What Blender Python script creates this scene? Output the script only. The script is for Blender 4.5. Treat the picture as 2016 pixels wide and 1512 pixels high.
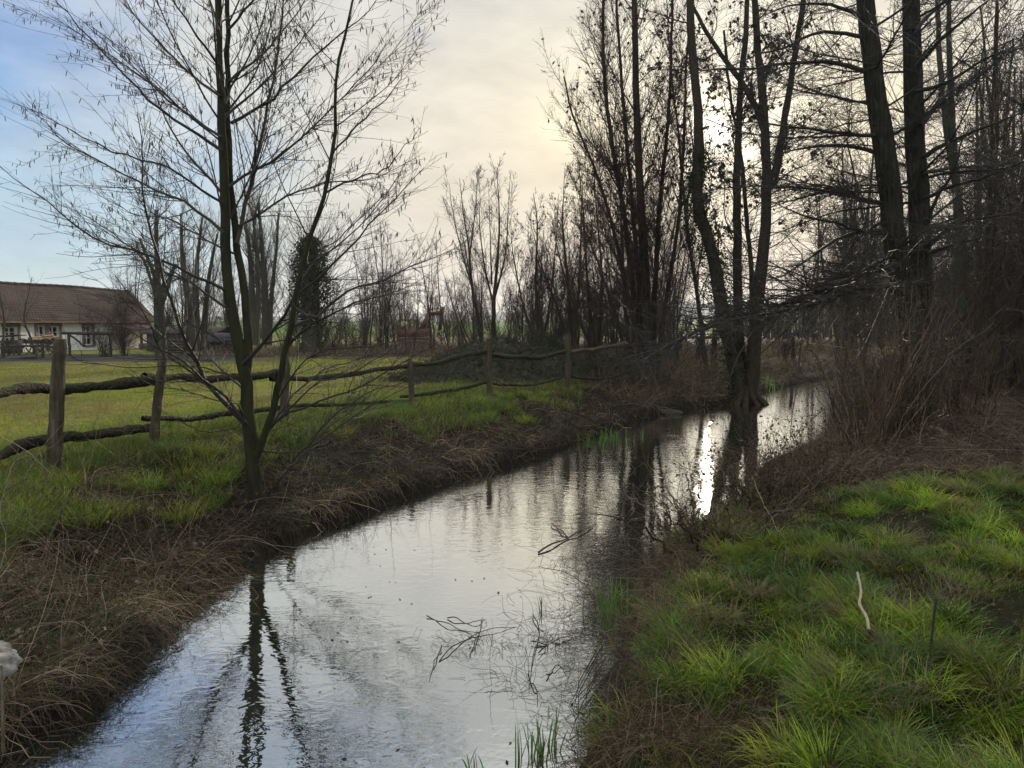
import bpy, math
import numpy as np
R_ = math.radians
for o in list(bpy.data.objects): bpy.data.objects.remove(o)
S = bpy.context.scene
COL = S.collection

# ------------------------------------------------------------------ camera
EYE = 2.2; F = 1398.0; PITCH = 4.95
cam = bpy.data.objects.new('camera', bpy.data.cameras.new('camera')); COL.objects.link(cam)
cam.location = (0, 0, EYE); cam.rotation_euler = (R_(90 - PITCH), 0, 0)
cam.data.sensor_width = 36; cam.data.lens = F / 2016 * 36
cam.data.clip_start = 0.05; cam.data.clip_end = 6000
S.camera = cam
SUN_EL, SUN_AZ = 14.0, 15.8          # degrees above the horizon, degrees right of +Y

# ------------------------------------------------------------------ exposure
S.view_settings.view_transform = 'Standard'; S.view_settings.look = 'None'
S.view_settings.exposure = 0.08; S.view_settings.gamma = 1.0
S.view_settings.use_curve_mapping = False

# ------------------------------------------------------------------ node helper
class NT:
    def __init__(s, tree): s.t = tree; s.n = tree.nodes; s.n.clear()
    def add(s, kind, **kw):
        nd = s.n.new(kind)
        for k, v in kw.items():
            if k.startswith('i_'):
                key = k[2:]
                key = int(key) if key.isdigit() else key.replace('_', ' ')
                nd.inputs[key].default_value = v
            else: setattr(nd, k, v)
        return nd
    def ln(s, a, b): s.t.links.new(a, b)
    def math(s, op, a, b=None, c=None, clamp=False):
        nd = s.n.new('ShaderNodeMath'); nd.operation = op; nd.use_clamp = clamp
        for i, v in enumerate((a, b, c)):
            if v is None: continue
            if isinstance(v, (int, float)): nd.inputs[i].default_value = v
            else: s.ln(v, nd.inputs[i])
        return nd.outputs[0]
    def mix(s, f, a, b, blend='MIX'):
        nd = s.n.new('ShaderNodeMix'); nd.data_type = 'RGBA'; nd.blend_type = blend
        for i, v in ((0, f), (6, a), (7, b)):
            if isinstance(v, (int, float)): nd.inputs[i].default_value = v
            elif isinstance(v, tuple): nd.inputs[i].default_value = (*v, 1) if len(v) == 3 else v
            else: s.ln(v, nd.inputs[i])
        return nd.outputs[2]
    def ramp(s, f, pts):
        nd = s.n.new('ShaderNodeValToRGB'); e = nd.color_ramp.elements
        while len(e) < len(pts): e.new(0.5)
        for el, (p, c) in zip(e, pts):
            el.position = p; el.color = (*c, 1) if isinstance(c, tuple) else (c, c, c, 1)
        s.ln(f, nd.inputs[0]); return nd.outputs[0]
    def noise(s, vec, scale, detail=4, rough=0.55, dist=0.0):
        nd = s.n.new('ShaderNodeTexNoise'); nd.inputs['Scale'].default_value = scale
        nd.inputs['Detail'].default_value = detail; nd.inputs['Roughness'].default_value = rough
        nd.inputs['Distortion'].default_value = dist
        if vec is not None: s.ln(vec, nd.inputs['Vector'])
        return nd.outputs['Fac']

# ------------------------------------------------------------------ world: thin cloud over a low veiled sun
W = bpy.data.worlds.new('World'); S.world = W; W.use_nodes = True
w = NT(W.node_tree)
out = w.add('ShaderNodeOutputWorld'); bg = w.add('ShaderNodeBackground')
sky = w.add('ShaderNodeTexSky', sky_type='NISHITA', sun_disc=False, sun_elevation=R_(SUN_EL), sun_rotation=R_(SUN_AZ),
            air_density=1.0, dust_density=1.0, ozone_density=2.0)
tc = w.add('ShaderNodeTexCoord'); gen = tc.outputs['Generated']
sd = (math.sin(R_(SUN_AZ)) * math.cos(R_(SUN_EL)), math.cos(R_(SUN_AZ)) * math.cos(R_(SUN_EL)), math.sin(R_(SUN_EL)))
dot = w.add('ShaderNodeVectorMath', operation='DOT_PRODUCT'); w.ln(gen, dot.inputs[0]); dot.inputs[1].default_value = sd
ang = w.math('MULTIPLY', w.math('ARCCOSINE', w.math('MINIMUM', dot.outputs['Value'], 0.99999)), 57.2958)   # degrees from the sun
sep = w.add('ShaderNodeSeparateXYZ'); w.ln(gen, sep.inputs[0])
elev = w.math('MULTIPLY', w.math('ARCSINE', w.math('MAXIMUM', sep.outputs['Z'], 0.0)), 57.2958)
skyc = w.mix(1.0, sky.outputs[0], (0.105, 0.115, 0.135), 'MULTIPLY')
mp = w.add('ShaderNodeMapping'); mp.inputs['Scale'].default_value = (1.6, 1.6, 4.2); w.ln(gen, mp.inputs[0])
mp.inputs['Rotation'].default_value = (0.0, 0.25, 0.3)
n1 = w.noise(mp.outputs[0], 1.6, 6, 0.55, 0.4); n2 = w.noise(mp.outputs[0], 6.0, 5, 0.6, 0.3)
# cloud colour by angle from sun
ccol = w.ramp(w.math('DIVIDE', ang, 90.0, clamp=True), [(0.0, (1.0, 0.93, 0.75)), (0.12, (0.88, 0.78, 0.56)), (0.24, (0.76, 0.70, 0.59)),
              (0.38, (0.64, 0.645, 0.61)), (0.6, (0.48, 0.57, 0.66)), (1.0, (0.56, 0.58, 0.58))])
hcol = w.ramp(w.math('DIVIDE', ang, 90.0, clamp=True), [(0.0, (0.80, 0.66, 0.47)), (0.25, (0.66, 0.58, 0.48)), (0.42, (0.56, 0.63, 0.62)), (0.65, (0.42, 0.60, 0.66)), (1.0, (0.44, 0.56, 0.66))])
hf = w.ramp(w.math('DIVIDE', elev, 30.0, clamp=True), [(0.0, 1.0), (0.22, 0.85), (0.5, 0.15), (1.0, 0.0)])
# high whitening above the sun
upc = w.mix(w.ramp(w.math('DIVIDE', elev, 60.0, clamp=True), [(0.25, 0.0), (0.42, 0.8), (1, 1.0)]), ccol, (0.575, 0.58, 0.56))
cc = w.mix(hf, upc, hcol)
# cover: solid towards the sun, breaking up to blue towards the left / away
cov = w.math('ADD', w.math('MULTIPLY', w.math('SUBTRACT', n1, 0.5), 2.6), w.ramp(w.math('DIVIDE', ang, 90.0), [(0.0, 1.3), (0.30, 1.2), (0.40, 0.85), (0.48, 0.45), (0.58, 0.0), (0.72, 0.6), (1.0, 1.1)]), clamp=True)
blue = w.ramp(w.math('DIVIDE', elev, 30.0, clamp=True), [(0.0, (0.42, 0.60, 0.66)), (0.3, (0.34, 0.52, 0.68)), (0.6, (0.18, 0.34, 0.66)), (0.85, (0.15, 0.30, 0.66)), (1.0, (0.24, 0.36, 0.56))])
skyb = w.mix(0.75, skyc, blue)
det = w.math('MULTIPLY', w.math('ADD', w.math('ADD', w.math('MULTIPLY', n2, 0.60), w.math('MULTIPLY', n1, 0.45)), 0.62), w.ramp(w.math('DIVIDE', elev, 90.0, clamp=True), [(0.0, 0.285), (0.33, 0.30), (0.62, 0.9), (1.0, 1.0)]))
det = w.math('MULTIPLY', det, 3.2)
base = w.mix(cov, skyb, w.mix(1.0, cc, w.n.new('ShaderNodeCombineColor').outputs[0], 'MIX') if False else cc)
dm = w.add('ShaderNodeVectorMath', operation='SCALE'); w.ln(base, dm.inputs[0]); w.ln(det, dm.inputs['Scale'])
def glow(width, amp, col):
    g = w.math('MULTIPLY', w.math('EXPONENT', w.math('MULTIPLY', w.math('POWER', w.math('DIVIDE', ang, width), 2.0), -1.0)), amp)
    v = w.add('ShaderNodeVectorMath', operation='SCALE'); v.inputs[0].default_value = col; w.ln(g, v.inputs['Scale']); return v.outputs[0]
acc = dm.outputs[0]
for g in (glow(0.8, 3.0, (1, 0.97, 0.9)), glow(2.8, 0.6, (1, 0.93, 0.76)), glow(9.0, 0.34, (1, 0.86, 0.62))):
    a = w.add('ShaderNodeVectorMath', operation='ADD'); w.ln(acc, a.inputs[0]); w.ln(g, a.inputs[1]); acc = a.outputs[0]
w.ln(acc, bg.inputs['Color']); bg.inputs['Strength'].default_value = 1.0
w.ln(bg.outputs[0], out.inputs[0])

sl = bpy.data.lights.new('sun', 'SUN'); sl.energy = 5.0; sl.angle = R_(0.6); sl.color = (1, 0.87, 0.68)
so = bpy.data.objects.new('sun', sl); COL.objects.link(so)
so.rotation_euler = (R_(90 - SUN_EL), 0, R_(180 - SUN_AZ))
so.location = (6, 20, 20)

# ------------------------------------------------------------------ projection helpers (photo pixels -> places)
cp, sp = math.cos(R_(PITCH)), math.sin(R_(PITCH))
def ray(px, py):
    u = (px - 1008) / F; v = (756 - py) / F
    return np.array([u, cp + v * sp, -sp + v * cp])
def P(px, py, Y):
    d = ray(px, py); t = Y / d[1]
    return np.array([0, 0, EYE]) + d * t
def G(px, py, z=0.0):
    d = ray(px, py); t = (z - EYE) / d[2]
    return np.array([0, 0, EYE]) + d * t

# ------------------------------------------------------------------ noise in numpy
_rt = np.random.default_rng(5).random((256, 256))
def vnoise(x, y):
    xi = np.floor(x).astype(int); yi = np.floor(y).astype(int); fx = x - xi; fy = y - yi
    fx = fx * fx * (3 - 2 * fx); fy = fy * fy * (3 - 2 * fy)
    a = _rt[xi & 255, yi & 255]; b = _rt[(xi + 1) & 255, yi & 255]; c = _rt[xi & 255, (yi + 1) & 255]; d = _rt[(xi + 1) & 255, (yi + 1) & 255]
    return (a * (1 - fx) + b * fx) * (1 - fy) + (c * (1 - fx) + d * fx) * fy
def fbm(x, y, o=4):
    s = 0; a = 0.5; n = 0
    for i in range(o):
        s = s + a * vnoise(x * 2 ** i + 17.3 * i, y * 2 ** i + 5.1 * i); n += a; a *= 0.5
    return s / n
def sstep(a, b, x):
    t = np.clip((x - a) / (b - a), 0, 1); return t * t * (3 - 2 * t)

# ------------------------------------------------------------------ water outline
LE = [(150, 1420), (235, 1330), (300, 1275), (345, 1225), (430, 1150), (520, 1082), (600, 1052), (700, 1012), (820, 968), (960, 928),
      (1090, 890), (1200, 848), (1290, 818), (1370, 803), (1450, 796), (1500, 772), (1560, 757), (1640, 742), (1720, 731)]
RE = [(1850, 752), (1790, 790), (1735, 832), (1640, 868), (1560, 905), (1490, 945), (1450, 1000), (1385, 1062), (1290, 1100), (1235, 1160),
      (1205, 1230), (1180, 1300), (1130, 1370), (1105, 1420), (1085, 1465), (1050, 1512)]
lw = [G(a, b)[:2] for a, b in LE]; rw = [G(a + 26 * min(1, max(0, (b - 1080) / 200)), b, 0.34 * min(1, max(0, (b - 1080) / 220)))[:2] for a, b in RE]
left = [(-9.0, -3.0), (-6.0, -0.3), (-4.3, 1.6), (-3.3, 2.9)] + [tuple(p) for p in lw] + [(23, 44), (34, 55)]
right = [(38, 48), (27, 39)] + [tuple(p) for p in rw] + [(0.02, 2.3), (-0.7, 1.7), (-2.0, 0.7), (-4.2, -1.0), (-7.0, -4.2)]
WPOLY = np.array(left + right)
NL = len(left)
A_ = WPOLY; B_ = np.roll(WPOLY, -1, axis=0)
ISL = np.array([i < NL - 1 for i in range(len(WPOLY))])
def wdist(x, y):
    """signed distance to the water's edge (positive on land) and True where the left bank is nearest"""
    x = np.asarray(x, float).ravel(); y = np.asarray(y, float).ravel()
    best = np.full(x.shape, 1e9); side = np.zeros(x.shape, bool); inside = np.zeros(x.shape, bool)
    for i, ((ax, ay), (bx, by)) in enumerate(zip(A_, B_)):
        dx, dy = bx - ax, by - ay
        t = np.clip(((x - ax) * dx + (y - ay) * dy) / (dx * dx + dy * dy), 0, 1)
        d = np.hypot(x - ax - t * dx, y - ay - t * dy)
        m = d < best; best = np.where(m, d, best); side = np.where(m, ISL[i], side)
        c = ((ay > y) != (by > y)) & (x < (bx - ax) * (y - ay) / (by - ay + 1e-12) + ax)
        inside ^= c
    return np.where(inside, -best, best), side
def height(x, y):
    x = np.asarray(x, float); y = np.asarray(y, float); sh = np.broadcast(x, y).shape
    x = np.broadcast_to(x, sh).ravel(); y = np.broadcast_to(y, sh).ravel()
    d, s = wdist(x, y)
    d2 = d + 0.40 * (fbm(x * 1.1, y * 1.1, 3) - 0.5) * np.clip(12 / (np.abs(y) + 6), .3, 1)
    L = 0.20 * sstep(-0.12, 0.22, d2) + 0.45 * sstep(0.1, 2.3, d2)
    Rr = 0.30 * sstep(-0.12, 0.30, d2) + 0.31 * sstep(0.2, 2.2, d2)
    z = np.where(s, L, Rr)
    z = z + sstep(0.1, 1.2, d) * ((fbm(x * 0.9 + 9, y * 0.9, 4) - 0.5) * 0.16 + (fbm(x * 3.3, y * 3.3 + 4, 3) - 0.5) * 0.07) * np.clip(1.4 - y / 30, 0.25, 1)
    z = z + np.where(s, .6, 1.0) * sstep(0.15, .8, d) * (np.abs(fbm(x * 2.1 + 31, y * 2.1 + 7, 2) - .5) * -.34 + .05) * np.clip(1.3 - y / 14, 0, 1)
    z = np.where(d < 0, -0.5 * sstep(0, 1.0, -d) - 0.02, z)
    far = sstep(20, 75, y)
    z = z - 0.55 * far * (d > 0)
    z = z + sstep(150, 900, y) * 3.6 + sstep(12, 40, x) * sstep(5, 30, y) * 0.6 * (1 - sstep(60, 120, y))
    return z.reshape(sh)
def hz(x, y): return float(height(np.array([x]), np.array([y]))[0])

# ------------------------------------------------------------------ materials
MATS = {}
def newmat(name):
    m = bpy.data.materials.new(name); m.use_nodes = True; MATS[name] = m
    return m, NT(m.node_tree)
def finish(t, bsdf): o = t.add('ShaderNodeOutputMaterial'); t.ln(bsdf, o.inputs[0])
def principled(t, col, rough=0.8, spec=0.3, bump=None, bstr=0.3, bdist=0.02, **kw):
    b = t.add('ShaderNodeBsdfPrincipled'); b.inputs['Roughness'].default_value = rough
    b.inputs['Specular IOR Level'].default_value = spec
    if isinstance(col, tuple): b.inputs['Base Color'].default_value = (*col, 1)
    else: t.ln(col, b.inputs['Base Color'])
    for k, v in kw.items(): b.inputs[k.replace('_', ' ')].default_value = v
    if bump is not None:
        bp = t.add('ShaderNodeBump'); bp.inputs['Strength'].default_value = bstr; bp.inputs['Distance'].default_value = bdist
        t.ln(bump, bp.inputs['Height']); t.ln(bp.outputs[0], b.inputs['Normal'])
    return b.outputs[0]
def bark(name, c1, c2, moss=None, sc=14, stretch=0.18, bs=0.9, bd=0.02, rough=0.85):
    m, t = newmat(name)
    tc = t.add('ShaderNodeTexCoord'); mp = t.add('ShaderNodeMapping'); mp.inputs['Scale'].default_value = (1, 1, stretch)
    t.ln(tc.outputs['Object'], mp.inputs[0])
    n = t.noise(mp.outputs[0], sc, 5, 0.65, 0.3)
    v = t.add('ShaderNodeTexVoronoi', feature='DISTANCE_TO_EDGE'); v.inputs['Scale'].default_value = sc * 0.9; t.ln(mp.outputs[0], v.inputs['Vector'])
    col = t.mix(t.ramp(n, [(0.3, 0.0), (0.7, 1.0)]), c1, c2)
    if moss:
        n3 = t.noise(tc.outputs['Object'], 3.0, 4, 0.6)
        col = t.mix(t.ramp(n3, [(0.42, 0.0), (0.62, 0.8)]), col, moss)
    h = t.math('ADD', n, t.math('MULTIPLY', t.ramp(v.outputs[0], [(0.0, 0.0), (0.25, 1.0)]), 0.8))
    finish(t, principled(t, col, 0.95, 0.08, h, bs, bd)); return m
bark('alder_bark', (0.016, 0.014, 0.010), (0.042, 0.037, 0.026), (0.036, 0.040, 0.016), sc=18, bs=0.6, bd=0.01)
bark('rough_bark', (0.016, 0.014, 0.011), (0.062, 0.053, 0.042), (0.045, 0.045, 0.028), sc=16, stretch=0.14, bs=1.0, bd=0.05)
bark('grey_bark', (0.03, 0.028, 0.023), (0.085, 0.078, 0.062), (0.05, 0.055, 0.03), sc=12, bs=0.6, bd=0.02)
bark('brown_bark', (0.020, 0.016, 0.012), (0.058, 0.046, 0.033), None, sc=10, bs=0.4, bd=0.01)
bark('weathered_wood', (0.035, 0.028, 0.020), (0.16, 0.130, 0.098), (0.055, 0.050, 0.022), sc=26, stretch=0.1, bs=1.0, bd=0.012)
bark('rail_wood', (0.014, 0.012, 0.009), (0.070, 0.058, 0.044), (0.034, 0.038, 0.014), sc=18, stretch=1.0, bs=1.0, bd=0.015)
def plain(name, c1, c2, sc=8, rough=0.8, bs=0.3, bd=0.01, spec=0.25):
    m, t = newmat(name); tc = t.add('ShaderNodeTexCoord')
    n = t.noise(tc.outputs['Object'], sc, 6, 0.6)
    finish(t, principled(t, t.mix(t.ramp(n, [(0.3, 0.0), (0.7, 1.0)]), c1, c2), rough, spec, n, bs, bd)); return m
plain('twig_red', (0.030, 0.019, 0.015), (0.060, 0.038, 0.029), 5, 0.7)
plain('twig_dark', (0.018, 0.014, 0.011), (0.042, 0.034, 0.026), 5, 0.6)
plain('catkin', (0.05, 0.035, 0.02), (0.10, 0.07, 0.04), 30)
plain('plaster', (0.70, 0.67, 0.62), (0.84, 0.81, 0.76), 2.5, 0.9)
plain('red_stone', (0.16, 0.11, 0.095), (0.25, 0.18, 0.155), 6, 0.9)
plain('dark_wood', (0.03, 0.024, 0.02), (0.07, 0.058, 0.048), 6, 0.85)
plain('white_paint', (0.62, 0.62, 0.6), (0.75, 0.75, 0.72), 6, 0.6)
plain('rust_paint', (0.055, 0.018, 0.011), (0.115, 0.038, 0.022), 3, 0.7)
plain('rust_metal', (0.06, 0.03, 0.02), (0.15, 0.07, 0.04), 8, 0.7)
plain('pale_panel', (0.52, 0.48, 0.30), (0.60, 0.56, 0.38), 4, 0.6)
plain('stone_grey', (0.05, 0.047, 0.042), (0.14, 0.13, 0.115), 2.2, 0.95, 0.8, 0.1)
plain('limestone', (0.12, 0.10, 0.075), (0.42, 0.38, 0.32), 22, 0.95, 0.9, 0.02)
plain('tarp', (0.014, 0.015, 0.022), (0.03, 0.032, 0.045), 3, 0.5)
plain('peeled_wood', (0.24, 0.18, 0.11), (0.36, 0.28, 0.19), 14, 0.7)
plain('cut_wood', (0.26, 0.17, 0.09), (0.42, 0.30, 0.17), 12, 0.8)
plain('heap_earth', (0.022, 0.020, 0.014), (0.055, 0.050, 0.032), 5, 0.95, 1.0, 0.08)
plain('rope', (0.25, 0.24, 0.19), (0.32, 0.31, 0.25), 5)
plain('hill', (0.05, 0.06, 0.055), (0.09, 0.10, 0.085), 0.02, 0.95)
m, t = newmat('glass'); finish(t, principled(t, (0.02, 0.024, 0.03), 0.08, 0.5))
# attribute-coloured leafy material: diffuse + light passing through
def leafy(name, trans=0.45, gloss=0.06):
    m, t = newmat(name); at = t.add('ShaderNodeAttribute', attribute_name='Col')
    d = t.add('ShaderNodeBsdfDiffuse'); tr = t.add('ShaderNodeBsdfTranslucent'); g = t.add('ShaderNodeBsdfGlossy'); g.inputs['Roughness'].default_value = 0.35
    t.ln(at.outputs['Color'], d.inputs[0]); t.ln(at.outputs['Color'], tr.inputs[0])
    m1 = t.add('ShaderNodeMixShader'); m1.inputs[0].default_value = trans; t.ln(d.outputs[0], m1.inputs[1]); t.ln(tr.outputs[0], m1.inputs[2])
    m2 = t.add('ShaderNodeMixShader'); m2.inputs[0].default_value = gloss; t.ln(m1.outputs[0], m2.inputs[1]); t.ln(g.outputs[0], m2.inputs[2])
    finish(t, m2.outputs[0]); return m
leafy('grass_blade', 0.5, 0.012); leafy('dead_stem', 0.15, 0.02); leafy('leaf', 0.3, 0.01)
# roof tiles
m, t = newmat('roof_tiles'); tc = t.add('ShaderNodeTexCoord')
uv = t.add('ShaderNodeAttribute', attribute_name='UVt')
br = t.add('ShaderNodeTexBrick'); br.inputs['Scale'].default_value = 1.0; br.inputs['Brick Width'].default_value = 0.24; br.inputs['Row Height'].default_value = 0.20
br.inputs['Mortar Size'].default_value = 0.035; br.inputs['Color1'].default_value = (0.105, 0.052, 0.034, 1); br.inputs['Color2'].default_value = (0.055, 0.032, 0.024, 1)
br.inputs['Mortar'].default_value = (0.014, 0.010, 0.008, 1); t.ln(uv.outputs['Vector'], br.inputs['Vector'])
n = t.noise(uv.outputs['Vector'], 0.7, 5); n5 = t.noise(uv.outputs['Vector'], 9, 3)
c = t.mix(t.ramp(n, [(0.35, 0.0), (0.7, 0.8)]), br.outputs[0], (0.045, 0.034, 0.026)); c = t.mix(t.ramp(n5, [(0.66, 0.0), (0.72, 0.5)]), c, (0.24, 0.17, 0.13))
finish(t, principled(t, c, 0.9, 0.15, br.outputs['Fac'], 0.8, -0.03))
# ground
m, t = newmat('ground'); at = t.add('ShaderNodeAttribute', attribute_name='Col'); tc = t.add('ShaderNodeTexCoord'); o_ = tc.outputs['Object']
n = t.noise(o_, 1.3, 8, 0.7); n5 = t.noise(o_, 14, 6, 0.7); n6 = t.noise(o_, 0.25, 5, 0.6)
c = t.mix(1.0, at.outputs['Color'], t.ramp(n, [(0.3, 0.72), (0.7, 1.25)]), 'MULTIPLY')
c = t.mix(1.0, c, t.ramp(n5, [(0.3, 0.6), (0.7, 1.3)]), 'MULTIPLY')
hgt = t.math('ADD', n, t.math('MULTIPLY', n5, 0.4))
finish(t, principled(t, c, 0.95, 0.05, hgt, 0.9, 0.08))
# water
m, t = newmat('water'); tc = t.add('ShaderNodeTexCoord'); o_ = tc.outputs['Object']
mpw = t.add('ShaderNodeMapping'); mpw.inputs['Scale'].default_value = (1.0, 1.8, 1.0); mpw.inputs['Rotation'].default_value = (0, 0, R_(-30)); t.ln(o_, mpw.inputs[0])
na = t.noise(mpw.outputs[0], 6.5, 2, 0.45, 0.8); nb = t.noise(mpw.outputs[0], 24.0, 2, 0.5, 0.6); nc = t.noise(o_, 1.0, 3, 0.5)
wv = t.add('ShaderNodeTexWave', wave_type='RINGS', rings_direction='SPHERICAL'); wv.inputs['Scale'].default_value = 7.0; wv.inputs['Distortion'].default_value = 3.0; wv.inputs['Detail'].default_value = 1.0
mp2 = t.add('ShaderNodeMapping'); mp2.inputs['Location'].default_value = (1.35, -4.3, 0); t.ln(o_, mp2.inputs[0]); t.ln(mp2.outputs[0], wv.inputs['Vector'])
amp = t.ramp(nc, [(0.3, 0.35), (0.7, 1.3)])
h = t.math('ADD', t.math('MULTIPLY', na, 1.0), t.math('MULTIPLY', nb, 0.16))
h = t.math('ADD', h, t.math('MULTIPLY', wv.outputs[1], 0.035))
h = t.math('MULTIPLY', h, amp)
bp = t.add('ShaderNodeBump'); bp.inputs['Strength'].default_value = 1.0; bp.inputs['Distance'].default_value = 0.0021; t.ln(h, bp.inputs['Height'])
gl = t.add('ShaderNodeBsdfGlossy'); gl.inputs['Roughness'].default_value = 0.004; gl.inputs['Color'].default_value = (0.93, 0.96, 0.98, 1); t.ln(bp.outputs[0], gl.inputs['Normal'])
df = t.add('ShaderNodeBsdfDiffuse'); t.ln(t.mix(t.ramp(t.noise(o_, 2.2, 6, 0.7), [(0.45, 0.0), (0.65, 1.0)]), (0.012, 0.013, 0.010), (0.030, 0.034, 0.018)), df.inputs[0])
lwt = t.add('ShaderNodeLayerWeight'); lwt.inputs['Blend'].default_value = 0.5; t.ln(bp.outputs[0], lwt.inputs['Normal'])
fac = t.math('ADD', t.math('MULTIPLY', lwt.outputs['Facing'], 0.80), 0.20, clamp=True)
mx = t.add('ShaderNodeMixShader'); t.ln(fac, mx.inputs[0]); t.ln(df.outputs[0], mx.inputs[1]); t.ln(gl.outputs[0], mx.inputs[2])
finish(t, mx.outputs[0])

BROWN = np.array([(.130, .084, .050), (.095, .064, .042), (.175, .120, .075), (.055, .041, .030), (.26, .195, .125), (.085, .082, .036)])
# ------------------------------------------------------------------ mesh building
def mesh_obj(name, V, Fq, mat, parent=None, col=None, extra=None):
    me = bpy.data.meshes.new(name); V = np.asarray(V, np.float32).reshape(-1, 3); Fq = np.asarray(Fq, np.int32)
    k = Fq.shape[1]
    me.vertices.add(len(V)); me.vertices.foreach_set('co', V.ravel())
    me.loops.add(Fq.size); me.loops.foreach_set('vertex_index', Fq.ravel())
    me.polygons.add(len(Fq)); me.polygons.foreach_set('loop_start', np.arange(0, Fq.size, k, dtype=np.int32))
    me.update(calc_edges=True)
    if col is not None:
        a = me.attributes.new('Col', 'FLOAT_COLOR', 'POINT'); c4 = np.ones((len(V), 4), np.float32); c4[:, :3] = col; a.data.foreach_set('color', c4.ravel())
    if extra is not None:
        a = me.attributes.new(extra[0], 'FLOAT_VECTOR', 'POINT'); a.data.foreach_set('vector', np.asarray(extra[1], np.float32).ravel())
    me.materials.append(MATS[mat])
    o = bpy.data.objects.new(name, me); COL.objects.link(o)
    if parent is not None: o.parent = parent
    return o
def tag(o, label=None, cat=None, group=None, kind=None):
    if label: o['label'] = label
    if cat: o['category'] = cat
    if group: o['group'] = group
    if kind: o['kind'] = kind
    return o
def empty(name, loc, label=None, cat=None, group=None):
    o = bpy.data.objects.new(name, None); COL.objects.link(o); o.location = loc; o.empty_display_size = 0.2
    return tag(o, label, cat, group)
def copy_tree(o, parent=None):
    c = o.copy(); COL.objects.link(c); c.parent = parent
    for ch in list(o.children): copy_tree(ch, c)
    return c

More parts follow.
